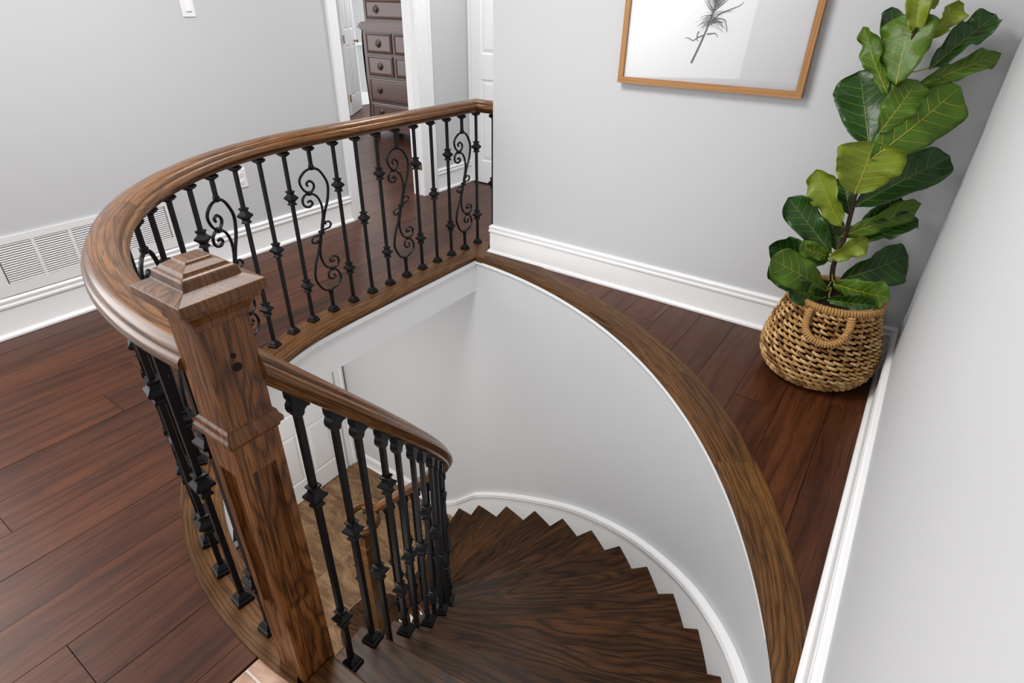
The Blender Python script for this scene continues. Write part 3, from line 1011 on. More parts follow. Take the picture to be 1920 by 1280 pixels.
def drawer(x0, x1, z0_, z1_, pulls, yf):
    mb = MB(); mb.box((x0 - 0.012, yf - 0.004, z0_ - 0.012), (x1 + 0.012, yf + 0.03, z1_ + 0.012), 0)
    mb.build('drawer_shade', M['dresser_dark'], dr)  # dark rim puts the shade round the drawer into colour
    mb = MB()
    rings = [(0.0, -0.002), (0.0, -0.012), (0.014, -0.017), (0.022, -0.010), (0.030, -0.012)]
    grid = [[(x0 + e_, yf + y_, z0_ + e_), (x1 - e_, yf + y_, z0_ + e_), (x1 - e_, yf + y_, z1_ - e_), (x0 + e_, yf + y_, z1_ - e_)] for e_, y_ in rings]
    mb.quadmesh(grid, [[(p[0], p[2]) for p in g] for g in grid], closed_u=True)
    mb.cap([Vector(p) for p in grid[-1]])
    d = mb.build('drawer', M['dresser'], dr)
    for q in pulls:
        pull(q, (z0_ + z1_) / 2, d, yf - 0.012)


hw = DW / 2
for z0_, z1_ in ((0.955, 1.165), (0.715, 0.925)):
    drawer(DX + 0.055, DX + hw - 0.022, z0_, z1_, [DX + 0.055 + (hw - 0.077) / 2], DY + 0.02)
    drawer(DX + hw + 0.022, DX + DW - 0.055, z0_, z1_, [DX + DW - 0.055 - (hw - 0.077) / 2], DY + 0.02)
for z0_, z1_ in ((0.435, 0.680), (0.195, 0.405)):
    drawer(DX + 0.055, DX + DW - 0.055, z0_, z1_, [DX + 0.22, DX + DW - 0.22], DY + 0.02)
for z0_, z1_ in ((1.31, 1.50), (1.54, 1.75)):
    drawer(DX + 0.075, DX + DW - 0.075, z0_, z1_, [DX + 0.25, DX + DW - 0.25], DY + 0.04)

# ------------------------------------------------------------------ staircase
TIPS = {0: (0.14, 0.478), 1: (0.135, 0.790), 2: (0.115, 1.085), 3: (-0.005, 1.371), 4: (-0.143, 1.620), 5: (-0.311, 1.859), 6: (-0.512, 2.085), 7: (-0.747, 2.294),
        8: (-1.015, 2.480), 9: (-1.313, 2.636), 10: (-1.619, 2.750), 11: (-1.946, 2.826), 12: (-2.274, 2.861), 13: (-2.508, 2.861)}
ZT = [0.0, -0.182, -0.365, -0.548, -0.713, -0.893, -1.089, -1.299, -1.517, -1.741, -1.957, -2.177, -2.397, -2.585]
RI = 1.205


def a_in(k):
    return 1.1 + 7.15 * k


def s_pt(a, r):
    return Vector((SC[0] + r * math.cos(math.radians(a)), SC[1] + r * math.sin(math.radians(a)), 0))


def tip(k):
    p = Vector((*TIPS[k], 0))
    d = (p - Vector((*WC, 0))).normalized()
    return p + d * 0.006 if k > 2 else p


def wall_between(k0, k1, n=5):
    p, q = tip(k0), tip(k1)
    pts = []
    for t in lin(0, 1, n)[1:-1]:
        r = p.lerp(q, t)
        d = r - Vector((*WC, 0))
        if k0 >= 2 and r.x > -2.3:
            r = Vector((*WC, 0)) + d.normalized() * (WR + 0.006)
        pts.append(r)
    return pts


st = empty('staircase', (-1.2, 1.4, ZL))
tag(st, 'winding staircase of dark oak treads descending against the curved wall', 'staircase')
for k in range(1, 14):
    inn_ = [s_pt(a, RI) for a in lin(a_in(k - 1) - 1.0, a_in(k), 5)]
    back_in, back_out = inn_[0], tip(k - 1)
    bdir = (tip(k) - s_pt(a_in(k), RI)).normalized()
    poly = [(back_in.x, back_in.y)]
    bo = back_out + (s_pt(a_in(k) - 9, 1) - s_pt(a_in(k), 1)).normalized() * 0.02
    poly.append((bo.x, bo.y)) if k > 2 else poly.append((back_out.x, back_out.y))
    for p in wall_between(k - 1, k):
        poly.append((p.x, p.y))
    poly.append((tip(k).x, tip(k).y))
    for p in reversed(inn_[1:]):
        poly.append((p.x, p.y))
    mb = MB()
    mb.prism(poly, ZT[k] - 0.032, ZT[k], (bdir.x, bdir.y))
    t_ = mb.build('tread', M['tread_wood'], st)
    bv = t_.modifiers.new('round', 'BEVEL'); bv.width = 0.006; bv.segments = 2; bv.limit_method = 'ANGLE'; bv.angle_limit = math.radians(60)
for k in range(0, 14):
    a_, b2 = s_pt(a_in(k), RI + 0.02), tip(k)
    if k == 0:
        a_ = Vector((-0.86, 0.459, 0))
    n_ = Vector((b2.y - a_.y, -(b2.x - a_.x), 0)).normalized()
    p1, p2 = a_ + n_ * 0.022, b2 + n_ * 0.022
    p3, p4 = p2 + n_ * 0.014, p1 + n_ * 0.014
    zb = (ZT[k + 1] if k < 13 else ZL) - 0.001
    mb = MB()
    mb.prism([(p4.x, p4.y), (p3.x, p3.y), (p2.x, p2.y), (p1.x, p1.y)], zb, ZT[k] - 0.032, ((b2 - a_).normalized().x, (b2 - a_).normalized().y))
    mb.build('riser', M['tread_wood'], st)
# white cut string on the inner side
for k in range(1, 14):
    mb = MB()
    pts_i = [s_pt(a, RI + 0.012) for a in lin(a_in(k - 1), a_in(k), 4)]
    pts_o = [s_pt(a, RI + 0.034) for a in lin(a_in(k - 1), a_in(k), 4)]
    zlo = max(ZT[k] - 0.34, ZL)
    mb.prism([(p.x, p.y) for p in pts_i[::-1]] + [(p.x, p.y) for p in pts_o], zlo, ZT[k] - 0.032, (0, 1))
    mb.build('string_panel', M['trim'], st)
# landing edge board
mb = MB()
mb.prism([(-0.868, 0.352), (0.13, 0.352), (0.14, 0.478), (-0.868, 0.459)], -0.034, 0.004, (1, 0))
t_ = mb.build('landing_board', M['board_wood'], st)
bv = t_.modifiers.new('round', 'BEVEL'); bv.width = 0.006; bv.segments = 2; bv.limit_method = 'ANGLE'; bv.angle_limit = math.radians(60)
# rounded starting step round the lower newel
mb = MB()
mb.prism([(p.x, p.y) for p in arc((-2.27, 1.60), 0.27, 0, 345, 28)], ZT[13] - 0.032, ZT[13] + 0.0015, (1, 0.2))
mb.build('bullnose_tread', M['tread_wood'], st)
mb = MB()
mb.prism([(p.x, p.y) for p in arc((-2.27, 1.60), 0.245, 0, 345, 28)], ZL, ZT[13] - 0.032, (1, 0.2))
mb.build('bullnose_riser', M['tread_wood'], st, smooth=40)

# skirt board and its white cap along the curved wall
CAP = [(-2.75, 2.865, -2.66), (-2.543, 2.864, -2.507), (-2.317, 2.864, -2.276), (-2.031, 2.840, -2.087), (-1.633, 2.754, -1.826), (-1.237, 2.601, -1.535), (-0.932, 2.428, -1.302),
       (-0.657, 2.220, -1.071), (-0.415, 1.982, -0.845), (-0.208, 1.719, -0.620), (-0.088, 1.529, -0.478), (-0.002, 1.364, -0.367), (0.064, 1.214, -0.281), (0.106, 1.05, -0.19),
       (0.13, 0.88, -0.08), (0.132, 0.70, 0.03)]


def catmull(P, n=6, keep=()):
    P = [Vector(p) for p in P]
    outp = []
    for i in range(len(P) - 1):
        p0 = P[i - 1] if i > 0 and i not in keep else P[i] * 2 - P[i + 1]
        p3 = P[i + 2] if i + 2 < len(P) and (i + 1) not in keep else P[i + 1] * 2 - P[i]
        p1, p2 = P[i], P[i + 1]
        for q in range(n):
            t = q / n
            outp.append(0.5 * ((2 * p1) + (p2 - p0) * t + (2 * p0 - 5 * p1 + 4 * p2 - p3) * t * t + (3 * p1 - p0 - 3 * p2 + p3) * t ** 3))
    outp.append(P[-1])
    return outp


cp = catmull(CAP, 5, keep=(1, 2))


def snap_wall(p, r):
    if p.x < -2.30:
        return Vector((p.x, WC[1] + r, p.z))
    d = Vector((p.x - WC[0], p.y - WC[1], 0)).normalized() * r
    q = Vector((WC[0] + d.x, WC[1] + d.y, p.z))
    if p.y < 1.06:
        q.x, q.y = 0.135 - (WR + 0.015 - r), p.y
    return q


sk = MB()
gA = [snap_wall(p, WR + 0.004) for p in cp]
gB = [snap_wall(p, WR + 0.014) for p in cp]
grid = [[g1 + Vector((0, 0, -0.42)), g1 + Vector((0, 0, -0.02)), g2 + Vector((0, 0, -0.02))] for g1, g2 in zip(gA, gB)]
sk.quadmesh(grid, [[(i * 0.1, t) for t in range(3)] for i in range(len(grid))])
skirt = struct(sk.build('trim_9', M['trim'], smooth=40), 'white skirt board following the treads along the curved wall', 'trim')
sk = MB()
prof = [(0.014, 0.0), (-0.016, -0.006), (-0.020, -0.018), (-0.008, -0.026), (-0.006, -0.036), (-0.012, -0.044), (-0.010, -0.052), (0.004, -0.056)]
grid = []
for p in cp:
    c0 = snap_wall(p, WR)
    row = []
    for e_, dz in prof:
        q = snap_wall(p, WR + e_)
        row.append(Vector((q.x, q.y, p.z + dz)))
    grid.append(row)
sk.quadmesh(grid, [[(i * 0.1, t * 0.01) for t in range(len(prof))] for i in range(len(grid))])
sk.build('skirt_cap', M['trim'], skirt, smooth=35)

# ------------------------------------------------------------------ newel post at the top of the stairs
NX, NY = -0.917, 0.417
nw = empty('newel_post', (NX, NY, 0.0))
tag(nw, 'square oak newel post with recessed panels and stepped pyramid cap', 'newel post')
S0 = 0.048
mb = MB()
mb.box((NX - S0, NY - S0, -0.20), (NX + S0, NY + S0, 0.276), 2)
mb.box((NX - S0, NY - S0, 0.703), (NX + S0, NY + S0, 0.790), 2)
st_w = 0.021
for sx in (-1, 1):
    for sy in (-1, 1):
        xa, xb = sorted((NX + sx * S0, NX + sx * (S0 - st_w)))
        ya, yb = sorted((NY + sy * S0, NY + sy * (S0 - st_w)))
        mb.box((xa, ya, 0.276), (xb, yb, 0.703), 2)
mb.build('lower_shaft', M['newel_wood'], nw)
e_ = S0 - 0.014
for lo, hi in (((NX - e_, NY - e_, 0.270), (NX + e_, NY - e_ + 0.006, 0.710)), ((NX - e_, NY + e_ - 0.006, 0.270), (NX + e_, NY + e_, 0.710)),
               ((NX - e_, NY - e_ + 0.006, 0.270), (NX - e_ + 0.006, NY + e_ - 0.006, 0.710)), ((NX + e_ - 0.006, NY - e_ + 0.006, 0.270), (NX + e_, NY + e_ - 0.006, 0.710))):
    mb = MB(); mb.box(lo, hi, 2); mb.build('recessed_panel', M['newel_wood'], nw)
mb = MB()
mb.box((NX - S0 + 0.001, NY - S0 + 0.001, 0.80), (NX + S0 - 0.001, NY + S0 - 0.001, 1.040), 2)
ub = mb.build('upper_block', M['newel_wood'], nw)
bv = ub.modifiers.new('round', 'BEVEL'); bv.width = 0.002; bv.segments = 2
mb = MB()
mb.square_lathe([(0.047, 0.775), (0.051, 0.778), (0.053, 0.786), (0.0585, 0.790), (0.0585, 0.801), (0.054, 0.806), (0.052, 0.816), (0.047, 0.820)], cx=NX, cy=NY, swap=True)
mb.build('collar', M['newel_wood'], nw)
mb = MB()
mb.square_lathe([(0.047, 1.028), (0.051, 1.030), (0.052, 1.042), (0.057, 1.054), (0.066, 1.062), (0.068, 1.072), (0.0755, 1.074), (0.0755, 1.092), (0.0500, 1.104), (0.0475, 1.117),
                 (0.0445, 1.1195), (0.0400, 1.1215), (0.0360, 1.1265), (0.0230, 1.1335), (0.0205, 1.1370), (0.0185, 1.1375)], cx=NX, cy=NY, swap=True)
cap = mb.build('cap', M['newel_wood'], nw)
bv = cap.modifiers.new('round', 'BEVEL'); bv.width = 0.0015; bv.segments = 2; bv.limit_method = 'ANGLE'; bv.angle_limit = math.radians(25)
for r_, z_, dy in ((0.0050, 0.962, 0.000), (0.0085, 0.938, 0.002)):
    mb = MB()
    mb.tube([(NX + S0 - 0.003, NY + dy, z_), (NX + S0 + 0.0008, NY + dy, z_)], r_, 12)
    mb.build('wood_plug', M['gap'], nw)

# ------------------------------------------------------------------ landing balustrade
PROF = [(-0.030, -0.036), (-0.033, -0.026), (-0.044, -0.020), (-0.052, -0.008), (-0.051, 0.004), (-0.046, 0.011), (-0.041, 0.013), (-0.040, 0.020), (-0.034, 0.029), (-0.018, 0.0355),
        (0.0, 0.037), (0.018, 0.0355), (0.034, 0.029), (0.040, 0.020), (0.041, 0.013), (0.046, 0.011), (0.051, 0.004), (0.052, -0.008), (0.044, -0.020), (0.033, -0.026), (0.030, -0.036)]
ZR = 0.934
lb = empty('landing_balustrade', (-2.40, 2.0, 0.006))
tag(lb, 'curved landing railing with oak handrail and black wrought iron scroll balusters', 'railing')
straight = [Vector((-2.40, y, ZR)) for y in lin(3.07, 1.75, 10)]
curve = arc(BC, BR, 180, 274.0, 60, ZR)[1:]
mb = MB(); mb.sweep([Vector((-2.216, 3.07, ZR)), Vector((-2.40, 3.07, ZR))] + straight[1:8], PROF); mb.build('handrail', M['rail_wood'], lb, smooth=35)
mb = MB(); mb.sweep(straight[7:] + curve[:32], PROF); mb.build('handrail', M['rail_wood'], lb, smooth=35)
mb = MB(); mb.sweep(curve[31:], PROF); mb.build('handrail', M['rail_wood'], lb, smooth=35)

HB = 0.0072


def bar_mesh(name, segs):
    mb = MB()
    for a_, b2 in segs:
        mb.box((-HB, -HB, a_), (HB, HB, b2), 2)
    return mb.mesh(name, M['iron'])


KN = [(0.008, -0.040), (0.018, -0.038), (0.018, -0.032), (0.013, -0.025), (0.016, -0.016), (0.0275, -0.004), (0.0275, 0.004), (0.016, 0.016), (0.013, 0.025), (0.018, 0.032), (0.018, 0.038), (0.008, 0.040)]
_k = MB(); _k.square_lathe([(h * 0.86, z * 0.9) for h, z in KN]); knuckle_me = _k.mesh('knuckle', M['iron'])
_k = MB(); _k.square_lathe([(0.0235, 0.0), (0.0235, 0.011), (0.0185, 0.015), (0.0185, 0.021), (0.0115, 0.031), (0.0085, 0.034)]); shoe_me = _k.mesh('shoe', M['iron'])
_k = MB(); _k.square_lathe([(0.0085, -0.032), (0.012, -0.030), (0.0205, -0.022), (0.0205, -0.014), (0.015, -0.010), (0.019, -0.004), (0.019, 0.001)]); collar_me = _k.mesh('collar', M['iron'])
_k = MB(); _k.square_lathe([(0.009, -0.014), (0.014, -0.008), (0.0145, 0.006), (0.010, 0.012)], n=10); ring_me = _k.mesh('ferrule', M['iron'], 50)
BH = 0.895
bar_full = bar_mesh('baluster', [(0.0, BH)])
bar_scroll = bar_mesh('baluster', [(0.0, 0.128)])
bar_upper = bar_mesh('upper_bar', [(0.782, BH)])


def scroll_mesh():
    mb = MB()
    U, V = 0.50, 0.330

    def cv(pts, s_):
        q = [Vector((s_ * u * U, 0, s_ * (v - 0.16 * u) * V)) for u, v in pts]
        return [p + Vector((0, 0, 0.455)) for p in catmull(q, 5)]
    for s_ in (1, -1):
        mb.tube(cv([(0, 0.995), (0.07, 0.965), (0.125, 0.87), (0.163, 0.72), (0.135, 0.5), (0.075, 0.3), (0.033, 0.11), (0, -0.02)], s_), 0.0066, 6, flat=1.2)
        mb.tube(cv([(0, 0.995), (-0.09, 0.945), (-0.158, 0.83), (-0.135, 0.70), (-0.07, 0.635), (-0.015, 0.685), (-0.004, 0.76), (-0.045, 0.81), (-0.085, 0.775), (-0.075, 0.735)], s_), 0.0060, 6, flat=1.2)
        mb.tube(cv([(-0.105, 0.50), (-0.07, 0.515), (-0.052, 0.47), (-0.095, 0.425), (-0.152, 0.46), (-0.158, 0.55), (-0.115, 0.615), (-0.06, 0.625), (0.01, 0.57), (0.05, 0.44), (0.05, 0.28), (0.015, 0.09), (0, -0.02)], s_), 0.0060, 6, flat=1.2)
        mb.tube(cv([(0.0, 0.0), (0.05, 0.04), (0.105, 0.055), (0.132, 0.105), (0.11, 0.15), (0.07, 0.15), (0.062, 0.115)], s_), 0.0052, 6, flat=1.2)
    for cz, cx_ in ((0.455, 0.0), (0.455 + 0.64 * V, -0.07 * U), (0.455 - 0.64 * V, 0.07 * U)):
        mb.box((cx_ - 0.011, -0.011, cz - 0.009), (cx_ + 0.011, 0.011, cz + 0.009))
    return mb.mesh('scroll', M['iron'], 50)


scroll_me = scroll_mesh()


def path_at(s):
    """Point and travel direction along the baluster line from the hall corner."""
    if s <= 1.32:
        return Vector((-2.40, 3.07 - s, 0)), Vector((0, -1, 0))
    a = 180 + math.degrees((s - 1.32) / BR)
    r = math.radians(a)
    return Vector((BC[0] + BR * math.cos(r), BC[1] + BR * math.sin(r), 0)), Vector((-math.sin(r), math.cos(r), 0))


def baluster(parent, p, ang, kind, z=0.006):
    o = origin_of(parent)
    b = link('baluster', bar_scroll if kind == 'scroll' else bar_full, parent, (p.x - o.x, p.y - o.y, z - o.z), ang)
    link('shoe', shoe_me, b)
    link('collar', collar_me, b, (0, 0, BH))
    if kind == 'scroll':
        link('scroll', scroll_me, b)
        link('upper_bar', bar_upper, b)
        link('ferrule', ring_me, b, (0, 0, 0.788)); link('ferrule', ring_me, b, (0, 0, 0.122))
    for zz in {'double': (0.670, 0.208), 'single': (0.456,), 'scroll': ()}[kind]:
        link('knuckle', knuckle_me, b, (0, 0, zz))
    return b


KINDS = ['double', 'scroll', 'double', 'single']
baluster(lb, Vector((-2.262, 3.07, 0)), 0.0, 'single')
S_LIST = [0.1454 * i for i in range(17)] + [2.452 + 0.1383 * i for i in range(8)]
for i, s in enumerate(S_LIST):
    p, t = path_at(s)
    baluster(lb, p, math.atan2(-t.y, -t.x), KINDS[i % 4])

# ------------------------------------------------------------------ stair balustrade
sb = empty('stair_balustrade', (-1.2, 1.2, ZL))
tag(sb, 'descending oak stair handrail with plain knuckled black iron balusters and volute', 'railing')
RB = 1.268


def zrail(a):
    return 0.917 - 0.0251 * a


rp = [s_pt(a, RB) + Vector((0, 0, zrail(a))) for a in lin(0.05, 92.0, 81)]
P2 = [(x_ * 0.88, z_ * 1.15) for x_, z_ in PROF]
mb = MB(); mb.sweep(rp[:42], P2); mb.build('handrail', M['rail_wood'], sb, smooth=35)
mb = MB(); mb.sweep(rp[41:], P2); mb.build('handrail', M['rail_wood'], sb, smooth=35)
P0 = s_pt(92, RB)
VC = (P0.x - 0.115 * math.cos(math.radians(72)), P0.y - 0.115 * math.sin(math.radians(72)))
vol = []
for i in range(70):
    t = i / 69
    a = 72 + 430 * t
    r = 0.115 - 0.030 * t
    z_ = zrail(92) - 0.045 * min(1, t * 3.0)
    vol.append(Vector((VC[0] + r * math.cos(math.radians(a)), VC[1] + r * math.sin(math.radians(a)), z_)))
mb = MB(); mb.sweep(vol, [(x_ * 0.44, z_ * 0.8) for x_, z_ in PROF]); mb.build('volute', M['rail_wood'], sb, smooth=35)
# lower newel
mb = MB()
mb.square_lathe([(0.047, ZT[13]), (0.047, ZT[13] + 0.14), (0.041, ZT[13] + 0.15), (0.041, -1.70), (0.030, -1.66), (0.030, -1.62), (0.038, -1.61), (0.038, -1.585), (0.026, -1.575), (0.026, -1.49)], cx=VC[0] + 0.07, cy=VC[1] - 0.06)
mb.build('lower_newel', M['board_wood'], sb)

_ad = MB()
_poly = [(-0.024, 0.028), (0.045, -0.050), (0.045, -0.056), (0.030, -0.054), (0.020, -0.060), (0.016, -0.074), (0.010, -0.080), (-0.012, -0.080), (-0.016, -0.070), (-0.024, -0.060),
         (-0.028, -0.044), (-0.026, -0.028), (-0.018, -0.016), (-0.024, 0.0)]
_poly = [(a_ * 0.62, b2 * 0.62) for a_, b2 in _poly]
g1 = [Vector((a_, -0.012, b2)) for a_, b2 in _poly]
g2 = [Vector((a_, 0.012, b2)) for a_, b2 in _poly]
_ad.quadmesh([g1, g2], [[(0, i) for i in range(len(_poly))], [(1, i) for i in range(len(_poly))]], closed_u=True)
_ad.cap(g1); _ad.cap(g2, True)
adaptor_me = _ad.mesh('rake_bracket', M['iron'])


_k = MB(); _k.square_lathe([(h * 0.74, z * 0.84) for h, z in KN]); knuckle_small = _k.mesh('knuckle', M['iron'])


def stair_baluster(a, zb, kinds, p=None, zt=None):
    p = p or s_pt(a, RB)
    o = origin_of(sb)
    zt = zt if zt is not None else zrail(a) - 0.043
    h = zt - 0.055 - zb
    rz = math.radians(a + 90)
    mb = MB(); mb.box((-0.0070, -0.0070, 0), (0.0070, 0.0070, h + 0.02), 2)
    b = link('baluster', mb.mesh('baluster', M['iron']), sb, (p.x - o.x, p.y - o.y, zb - o.z), rz)
    link('shoe', shoe_me, b)
    link('rake_bracket', adaptor_me, b, (0, 0, zt - zb))
    for zz in kinds:
        link('knuckle', knuckle_small, b, (0, 0, zz))


n_ = 0
for k in range(1, 14):
    for a in (3.2 + 7.15 * (k - 1), 7.2 + 7.15 * (k - 1)):
        if a > 91.0:
            continue
        stair_baluster(a, ZT[k], ((0.690, 0.226), (0.486,), (0.42,))[n_ % 3])
        n_ += 1
for a in (130, 200, 265):
    p = Vector((VC[0] + 0.105 * math.cos(math.radians(a)), VC[1] + 0.105 * math.sin(math.radians(a)), 0))
    mb = MB(); mb.box((-0.0085, -0.0085, 0), (0.0085, 0.0085, 1.02), 2)
    o = origin_of(sb)
    b = link('baluster', mb.mesh('baluster', M['iron']), sb, (p.x - o.x, p.y - o.y, ZT[13] - o.z), math.radians(a))
    link('shoe', shoe_me, b)
    for zz in ((0.66, 0.22) if a != 235 else (0.45,)):
        link('knuckle', knuckle_small, b, (0, 0, zz))

# ------------------------------------------------------------------ basket
KX, KY = -0.098, 2.712
bk = empty('woven_basket', (KX, KY, 0.0))
tag(bk, 'round bellied seagrass basket with looped handle in the corner', 'basket')
BP = [(0.150, 0.012), (0.196, 0.022), (0.226, 0.055), (0.243, 0.100), (0.246, 0.145), (0.240, 0.190), (0.229, 0.235), (0.216, 0.280), (0.203, 0.325), (0.190, 0.370), (0.184, 0.402)]


def bprof(t):
    k = t * (len(BP) - 1)
    i = min(int(k), len(BP) - 2)
    u = k - i
    return BP[i][0] * (1 - u) + BP[i + 1][0] * u, BP[i][1] * (1 - u) + BP[i + 1][1] * u


mb = MB()
mb.square_lathe([(r - 0.012, z) for r, z in BP], n=48)
link('liner', mb.mesh('liner', M['liner'], 60), bk)
rw = random.Random(5)
wv = {'weave': MB(), 'weave_pale': MB(), 'weave_dark': MB()}
rows, per = 19, 42
for i in range(rows):
    t = (i + 0.5) / rows
    for j in range(per):
        a0 = 2 * PI * (j + 0.5 * (i % 2)) / per + rw.uniform(-0.01, 0.01)
        span = 2 * PI / per * 1.25
        tilt = 0.013 + rw.uniform(-0.002, 0.002)
        pts, rad = [], []
        R0 = 0.0074 * rw.uniform(0.85, 1.15)
        for u in lin(-1, 1, 6):
            r, z = bprof(t)
            r += 0.007 * math.cos(u * PI * 0.55) - 0.004
            a = a0 + span * 0.5 * u
            pts.append((r * math.cos(a), r * math.sin(a), max(z - tilt * u * 0.5, 0.009)))
            rad.append(R0 * (0.55 + 0.45 * math.cos(u * PI * 0.42)))
        wv[rw.choices(('weave', 'weave_pale', 'weave_dark'), (5, 3, 2))[0]].tube(pts, rad, 6)
for key, mb in wv.items():
    w_ = link('weave', mb.mesh('weave', M[key], 60), bk)
    w_['kind'] = 'stuff'
# upright stakes showing between the strands
for j in range(23):
    a = 2 * PI * (j + 0.25) / 23
    mb = MB()
    mb.tube([((r - 0.006) * math.cos(a), (r - 0.006) * math.sin(a), z) for r, z in BP], 0.0055, 5)
    link('stake', mb.mesh('stake', M['weave'], 60), bk)


def wrapped(name, path, r, pitch, parent):
    """A coil of cord wound round a core that follows path."""
    P = [Vector(p) for p in path]
    mb = MB()
    n = len(P)
    for i in range(n - 1):
        pass
    mb.tube(P, r * 0.86, 8)
    L_ = [0.0]
    for a_, b2 in zip(P, P[1:]):
        L_.append(L_[-1] + (b2 - a_).length)
    turns = int(L_[-1] / pitch)
    for k in range(turns):
        s = (k + 0.5) * pitch
        i = max(q for q in range(n - 1) if L_[q] <= s)
        u = (s - L_[i]) / max(L_[i + 1] - L_[i], 1e-6)
        c = P[i].lerp(P[i + 1], min(u, 1))
        t = (P[i + 1] - P[i]).normalized()
        up = Vector((0.3, 0.2, 1)).normalized()
        x_ = (up - t * up.dot(t)).normalized()
        y_ = t.cross(x_)
        rr = r * rw.uniform(0.93, 1.08)
        ring = [c + x_ * rr * math.cos(q) + y_ * rr * math.sin(q) + t * (pitch * 0.25 * math.sin(q)) for q in lin(0, 2 * PI, 11)]
        mb.tube(ring, pitch * 0.52, 5, caps=False)
    return link(name, mb.mesh(name, M['weave'], 60), parent)


rim = [(0.184 * math.cos(a), 0.184 * math.sin(a), 0.404) for a in lin(0, 2 * PI, 49)]
wrapped('rim', rim, 0.012, 0.0115, bk)
for ah in (math.radians(-86), math.radians(94)):
    pts = []
    for t in lin(0, 1, 25):
        ang = PI * t
        w = 0.080 * math.cos(ang)
        dz = -0.118 * math.sin(ang) ** 0.7
        z = 0.398 + dz
        r = 0.192 - dz * 0.34 + 0.010 + 0.012 * math.sin(ang)
        a = ah + w / 0.2
        pts.append((r * math.cos(a), r * math.sin(a), z))
    wrapped('handle', pts, 0.0125, 0.0105, bk)

# ------------------------------------------------------------------ fiddle leaf fig
pl = empty('fiddle_leaf_fig', (KX, KY, 0.36))
tag(pl, 'tall fiddle leaf fig with broad glossy green leaves standing in the woven basket', 'potted plant')
mb = MB()
mb.square_lathe([(0.160, 0.30), (0.168, 0.335), (0.10, 0.345), (0.02, 0.350)], n=32, cx=KX, cy=KY)
mb.build('soil', M['soil'], pl, smooth=50)
trunk = catmull([(-0.110, 2.735, 0.33), (-0.118, 2.745, 0.40), (-0.145, 2.734, 0.521), (-0.139, 2.738, 0.633), (-0.145, 2.736, 0.775), (-0.150, 2.731, 0.854), (-0.140, 2.737, 1.095), (-0.137, 2.740, 1.258), (-0.135, 2.742, 1.45)], 4)
mb = MB()
mb.tube(trunk, [0.0125 - 0.0075 * i / (len(trunk) - 1) for i in range(len(trunk))], 8)
mb.build('trunk', M['stem'], pl, smooth=60)
LEAVES = [
    (-0.136, 2.7, 1.265, -0.163, 2.781, 1.5, 0.183, 'mid'), (-0.147, 2.732, 1.249, -0.246, 2.925, 1.513, 0.092, 'dark'),
    (-0.152, 2.729, 1.224, -0.306, 2.756, 1.445, 0.074, 'mid'), (-0.145, 2.733, 1.434, -0.125, 2.836, 1.558, 0.071, 'light'),
    (-0.094, 2.768, 1.41, -0.019, 2.833, 1.526, 0.074, 'light'), (-0.052, 2.798, 1.314, 0.087, 2.925, 1.496, 0.109, 'dark'),
    (-0.076, 2.781, 1.25, 0.148, 2.923, 1.373, 0.081, 'mid'), (-0.156, 2.727, 1.032, -0.289, 2.919, 1.287, 0.204, 'dark'),
    (-0.138, 2.689, 1.093, -0.073, 2.755, 1.28, 0.136, 'mid'), (-0.136, 2.677, 0.995, 0.065, 2.837, 1.262, 0.222, 'mid'),
    (-0.151, 2.67, 0.859, -0.143, 2.684, 1.065, 0.258, 'light'), (-0.144, 2.735, 0.791, 0.119, 2.926, 1.004, 0.156, 'dark'),
    (-0.164, 2.72, 0.707, -0.32, 2.713, 0.922, 0.122, 'light'), (-0.144, 2.735, 0.752, -0.226, 2.844, 0.884, 0.083, 'dark'),
    (-0.171, 2.716, 0.586, -0.393, 2.689, 0.796, 0.13, 'dark'), (-0.161, 2.722, 0.657, 0.087, 2.913, 0.805, 0.098, 'mid'),
    (-0.117, 2.753, 0.622, 0.097, 2.927, 0.739, 0.114, 'dark'), (-0.097, 2.767, 0.723, 0.021, 2.921, 0.805, 0.098, 'dark'),
    (-0.168, 2.685, 0.567, -0.052, 2.727, 0.673, 0.089, 'light'), (-0.172, 2.715, 0.551, -0.403, 2.593, 0.599, 0.132, 'dark'),
    (-0.139, 2.661, 0.433, -0.361, 2.449, 0.601, 0.156, 'mid'), (-0.169, 2.652, 0.402, -0.382, 2.589, 0.514, 0.104, 'dark'),
    (-0.103, 2.763, 0.457, 0.115, 2.925, 0.574, 0.184, 'dark'), (-0.12, 2.651, 0.476, 0.097, 2.641, 0.473, 0.125, 'mid'),
    (-0.122, 2.619, 0.411, 0.06, 2.619, 0.435, 0.101, 'dark'), (-0.135, 2.643, 0.403, -0.268, 2.488, 0.47, 0.112, 'dark'),
    (-0.143, 2.736, 0.586, -0.228, 2.849, 0.707, 0.092, 'dark'), (-0.168, 2.718, 0.566, -0.283, 2.599, 0.625, 0.075, 'mid'),
    (-0.127, 2.746, 1.418, -0.163, 2.77, 1.582, 0.082, 'light'),
]

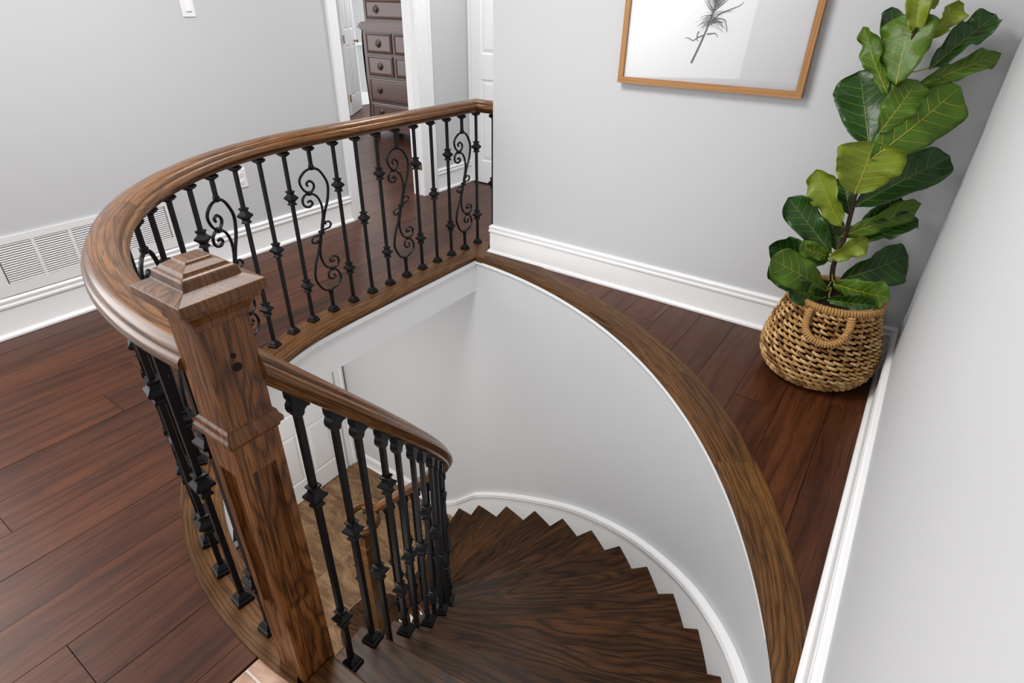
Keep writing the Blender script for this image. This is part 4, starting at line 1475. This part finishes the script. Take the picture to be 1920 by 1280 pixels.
LP = [(0.0, 0.03), (0.05, 0.22), (0.12, 0.44), (0.22, 0.64), (0.35, 0.76), (0.48, 0.85), (0.64, 0.96), (0.76, 1.0), (0.85, 0.96), (0.91, 0.86), (0.95, 0.72), (0.98, 0.50), (0.993, 0.30), (1.0, 0.12)]
CAMP = Vector((0, 0, 1.5))
rl = random.Random(21)
for (bx, by, bz, tx, ty, tz, W, tone) in LEAVES:
    B, T = Vector((bx, by, bz)), Vector((tx, ty, tz))
    ax = T - B
    Ln = ax.length
    ax.normalize()
    view = (CAMP - (B + T) / 2).normalized()
    n0 = (view - ax * view.dot(ax)).normalized()
    roll = rl.uniform(-0.45, 0.45)
    sd = ax.cross(n0)
    nrm = (n0 * math.cos(roll) + sd * math.sin(roll)).normalized()
    sd = ax.cross(nrm).normalized()
    cup = rl.uniform(0.16, 0.30) * (1 if tone != 'mid' else -0.6)
    arch = rl.uniform(0.03, 0.09) * Ln
    ph, wv_ = rl.uniform(0, 6.28), rl.uniform(0.012, 0.026)
    half = W / 2

    def P(t, s):
        f_ = 0.0
        for (t0, w0), (t1, w1) in zip(LP, LP[1:]):
            if t0 <= t <= t1:
                f_ = w0 + (w1 - w0) * (t - t0) / (t1 - t0)
                break
        x_ = half * f_ * s
        y_ = cup * half * s * s * f_ + wv_ * math.sin(t * 13 + ph + (1.7 if s > 0 else 0)) * s * s * f_ + 0.4 * wv_ * math.sin(t * 29 + ph) * abs(s) ** 3 + arch * math.sin(t * PI) - 0.012 * (1 - abs(s)) * f_
        p = B + ax * (Ln * (t - 0.03 * s * s * t * t)) + sd * x_ + nrm * y_
        p.y = min(p.y, YB - 0.012)
        p.x = min(p.x, XR - 0.012)
        return p
    ts = [1 - (1 - i / 24) ** 1.5 for i in range(25)]
    ss = lin(-1, 1, 11)
    mb = MB()
    mb.quadmesh([[P(t, s) for s in ss] for t in ts], [[(t * Ln, s * half) for s in ss] for t in ts])
    lf_ = mb.build('leaf', M['leaf_' + tone], pl, smooth=80)
    so = lf_.modifiers.new('thickness', 'SOLIDIFY'); so.thickness = 0.0009; so.offset = 0
    vb = MB()
    lift = nrm * 0.0008
    vr_ = max(0.0011, half * 0.014)
    vb.tube([P(t, 0.0) + lift for t in lin(0.0, 0.97, 14)], [vr_ * (1.25 - 0.9 * i / 13) for i in range(14)], 5)
    for q, t0 in enumerate((0.12, 0.27, 0.41, 0.54, 0.66, 0.78)):
        for s_ in (-1, 1):
            tt = t0 + (0.02 if s_ > 0 else -0.015)
            pts = [P(min(tt + 0.17 * u ** 1.25, 0.985), s_ * 0.90 * u) + lift for u in lin(0, 1, 7)]
            vb.tube(pts, [vr_ * (0.62 - 0.4 * i / 6) for i in range(7)], 4)
    vb.build('vein', M['vein_light' if tone != 'dark' else 'vein'], lf_, smooth=60)
    # petiole from the trunk
    near = min(trunk, key=lambda p: (p - B).length)
    mb = MB(); mb.tube([near, near.lerp(B, 0.5) + Vector((0, 0, -0.004)), B + ax * 0.01], 0.0032, 5)
    mb.build('petiole', M['vein' if tone == 'dark' else 'leaf_light'], pl, smooth=60)

# ------------------------------------------------------------------ black metal stand in the lower hall
ms = empty('metal_side_table', (-3.62, 1.42, ZL))
tag(ms, 'black metal side table on the lower tile floor, glimpsed beside the newel', 'side table')
hw_, ht = 0.20, 0.62
mb = MB(); mb.box((-3.62 - hw_, 1.42 - hw_, ZL + ht), (-3.62 + hw_, 1.42 + hw_, ZL + ht + 0.018)); mb.build('table_top', M['iron'], ms)
for sx in (-1, 1):
    for sy in (-1, 1):
        mb = MB(); mb.tube([(-3.62 + sx * hw_ * 0.95, 1.42 + sy * hw_ * 0.95, ZL), (-3.62 + sx * hw_ * 0.8, 1.42 + sy * hw_ * 0.8, ZL + ht)], 0.009, 6); mb.build('leg', M['iron'], ms)
for z_ in (0.12,):
    for a_, b2 in (((-1, -1), (1, -1)), ((1, -1), (1, 1)), ((1, 1), (-1, 1)), ((-1, 1), (-1, -1))):
        mb = MB(); mb.tube([(-3.62 + a_[0] * hw_ * 0.92, 1.42 + a_[1] * hw_ * 0.92, ZL + z_), (-3.62 + b2[0] * hw_ * 0.92, 1.42 + b2[1] * hw_ * 0.92, ZL + z_)], 0.006, 6); mb.build('stretcher', M['iron'], ms)
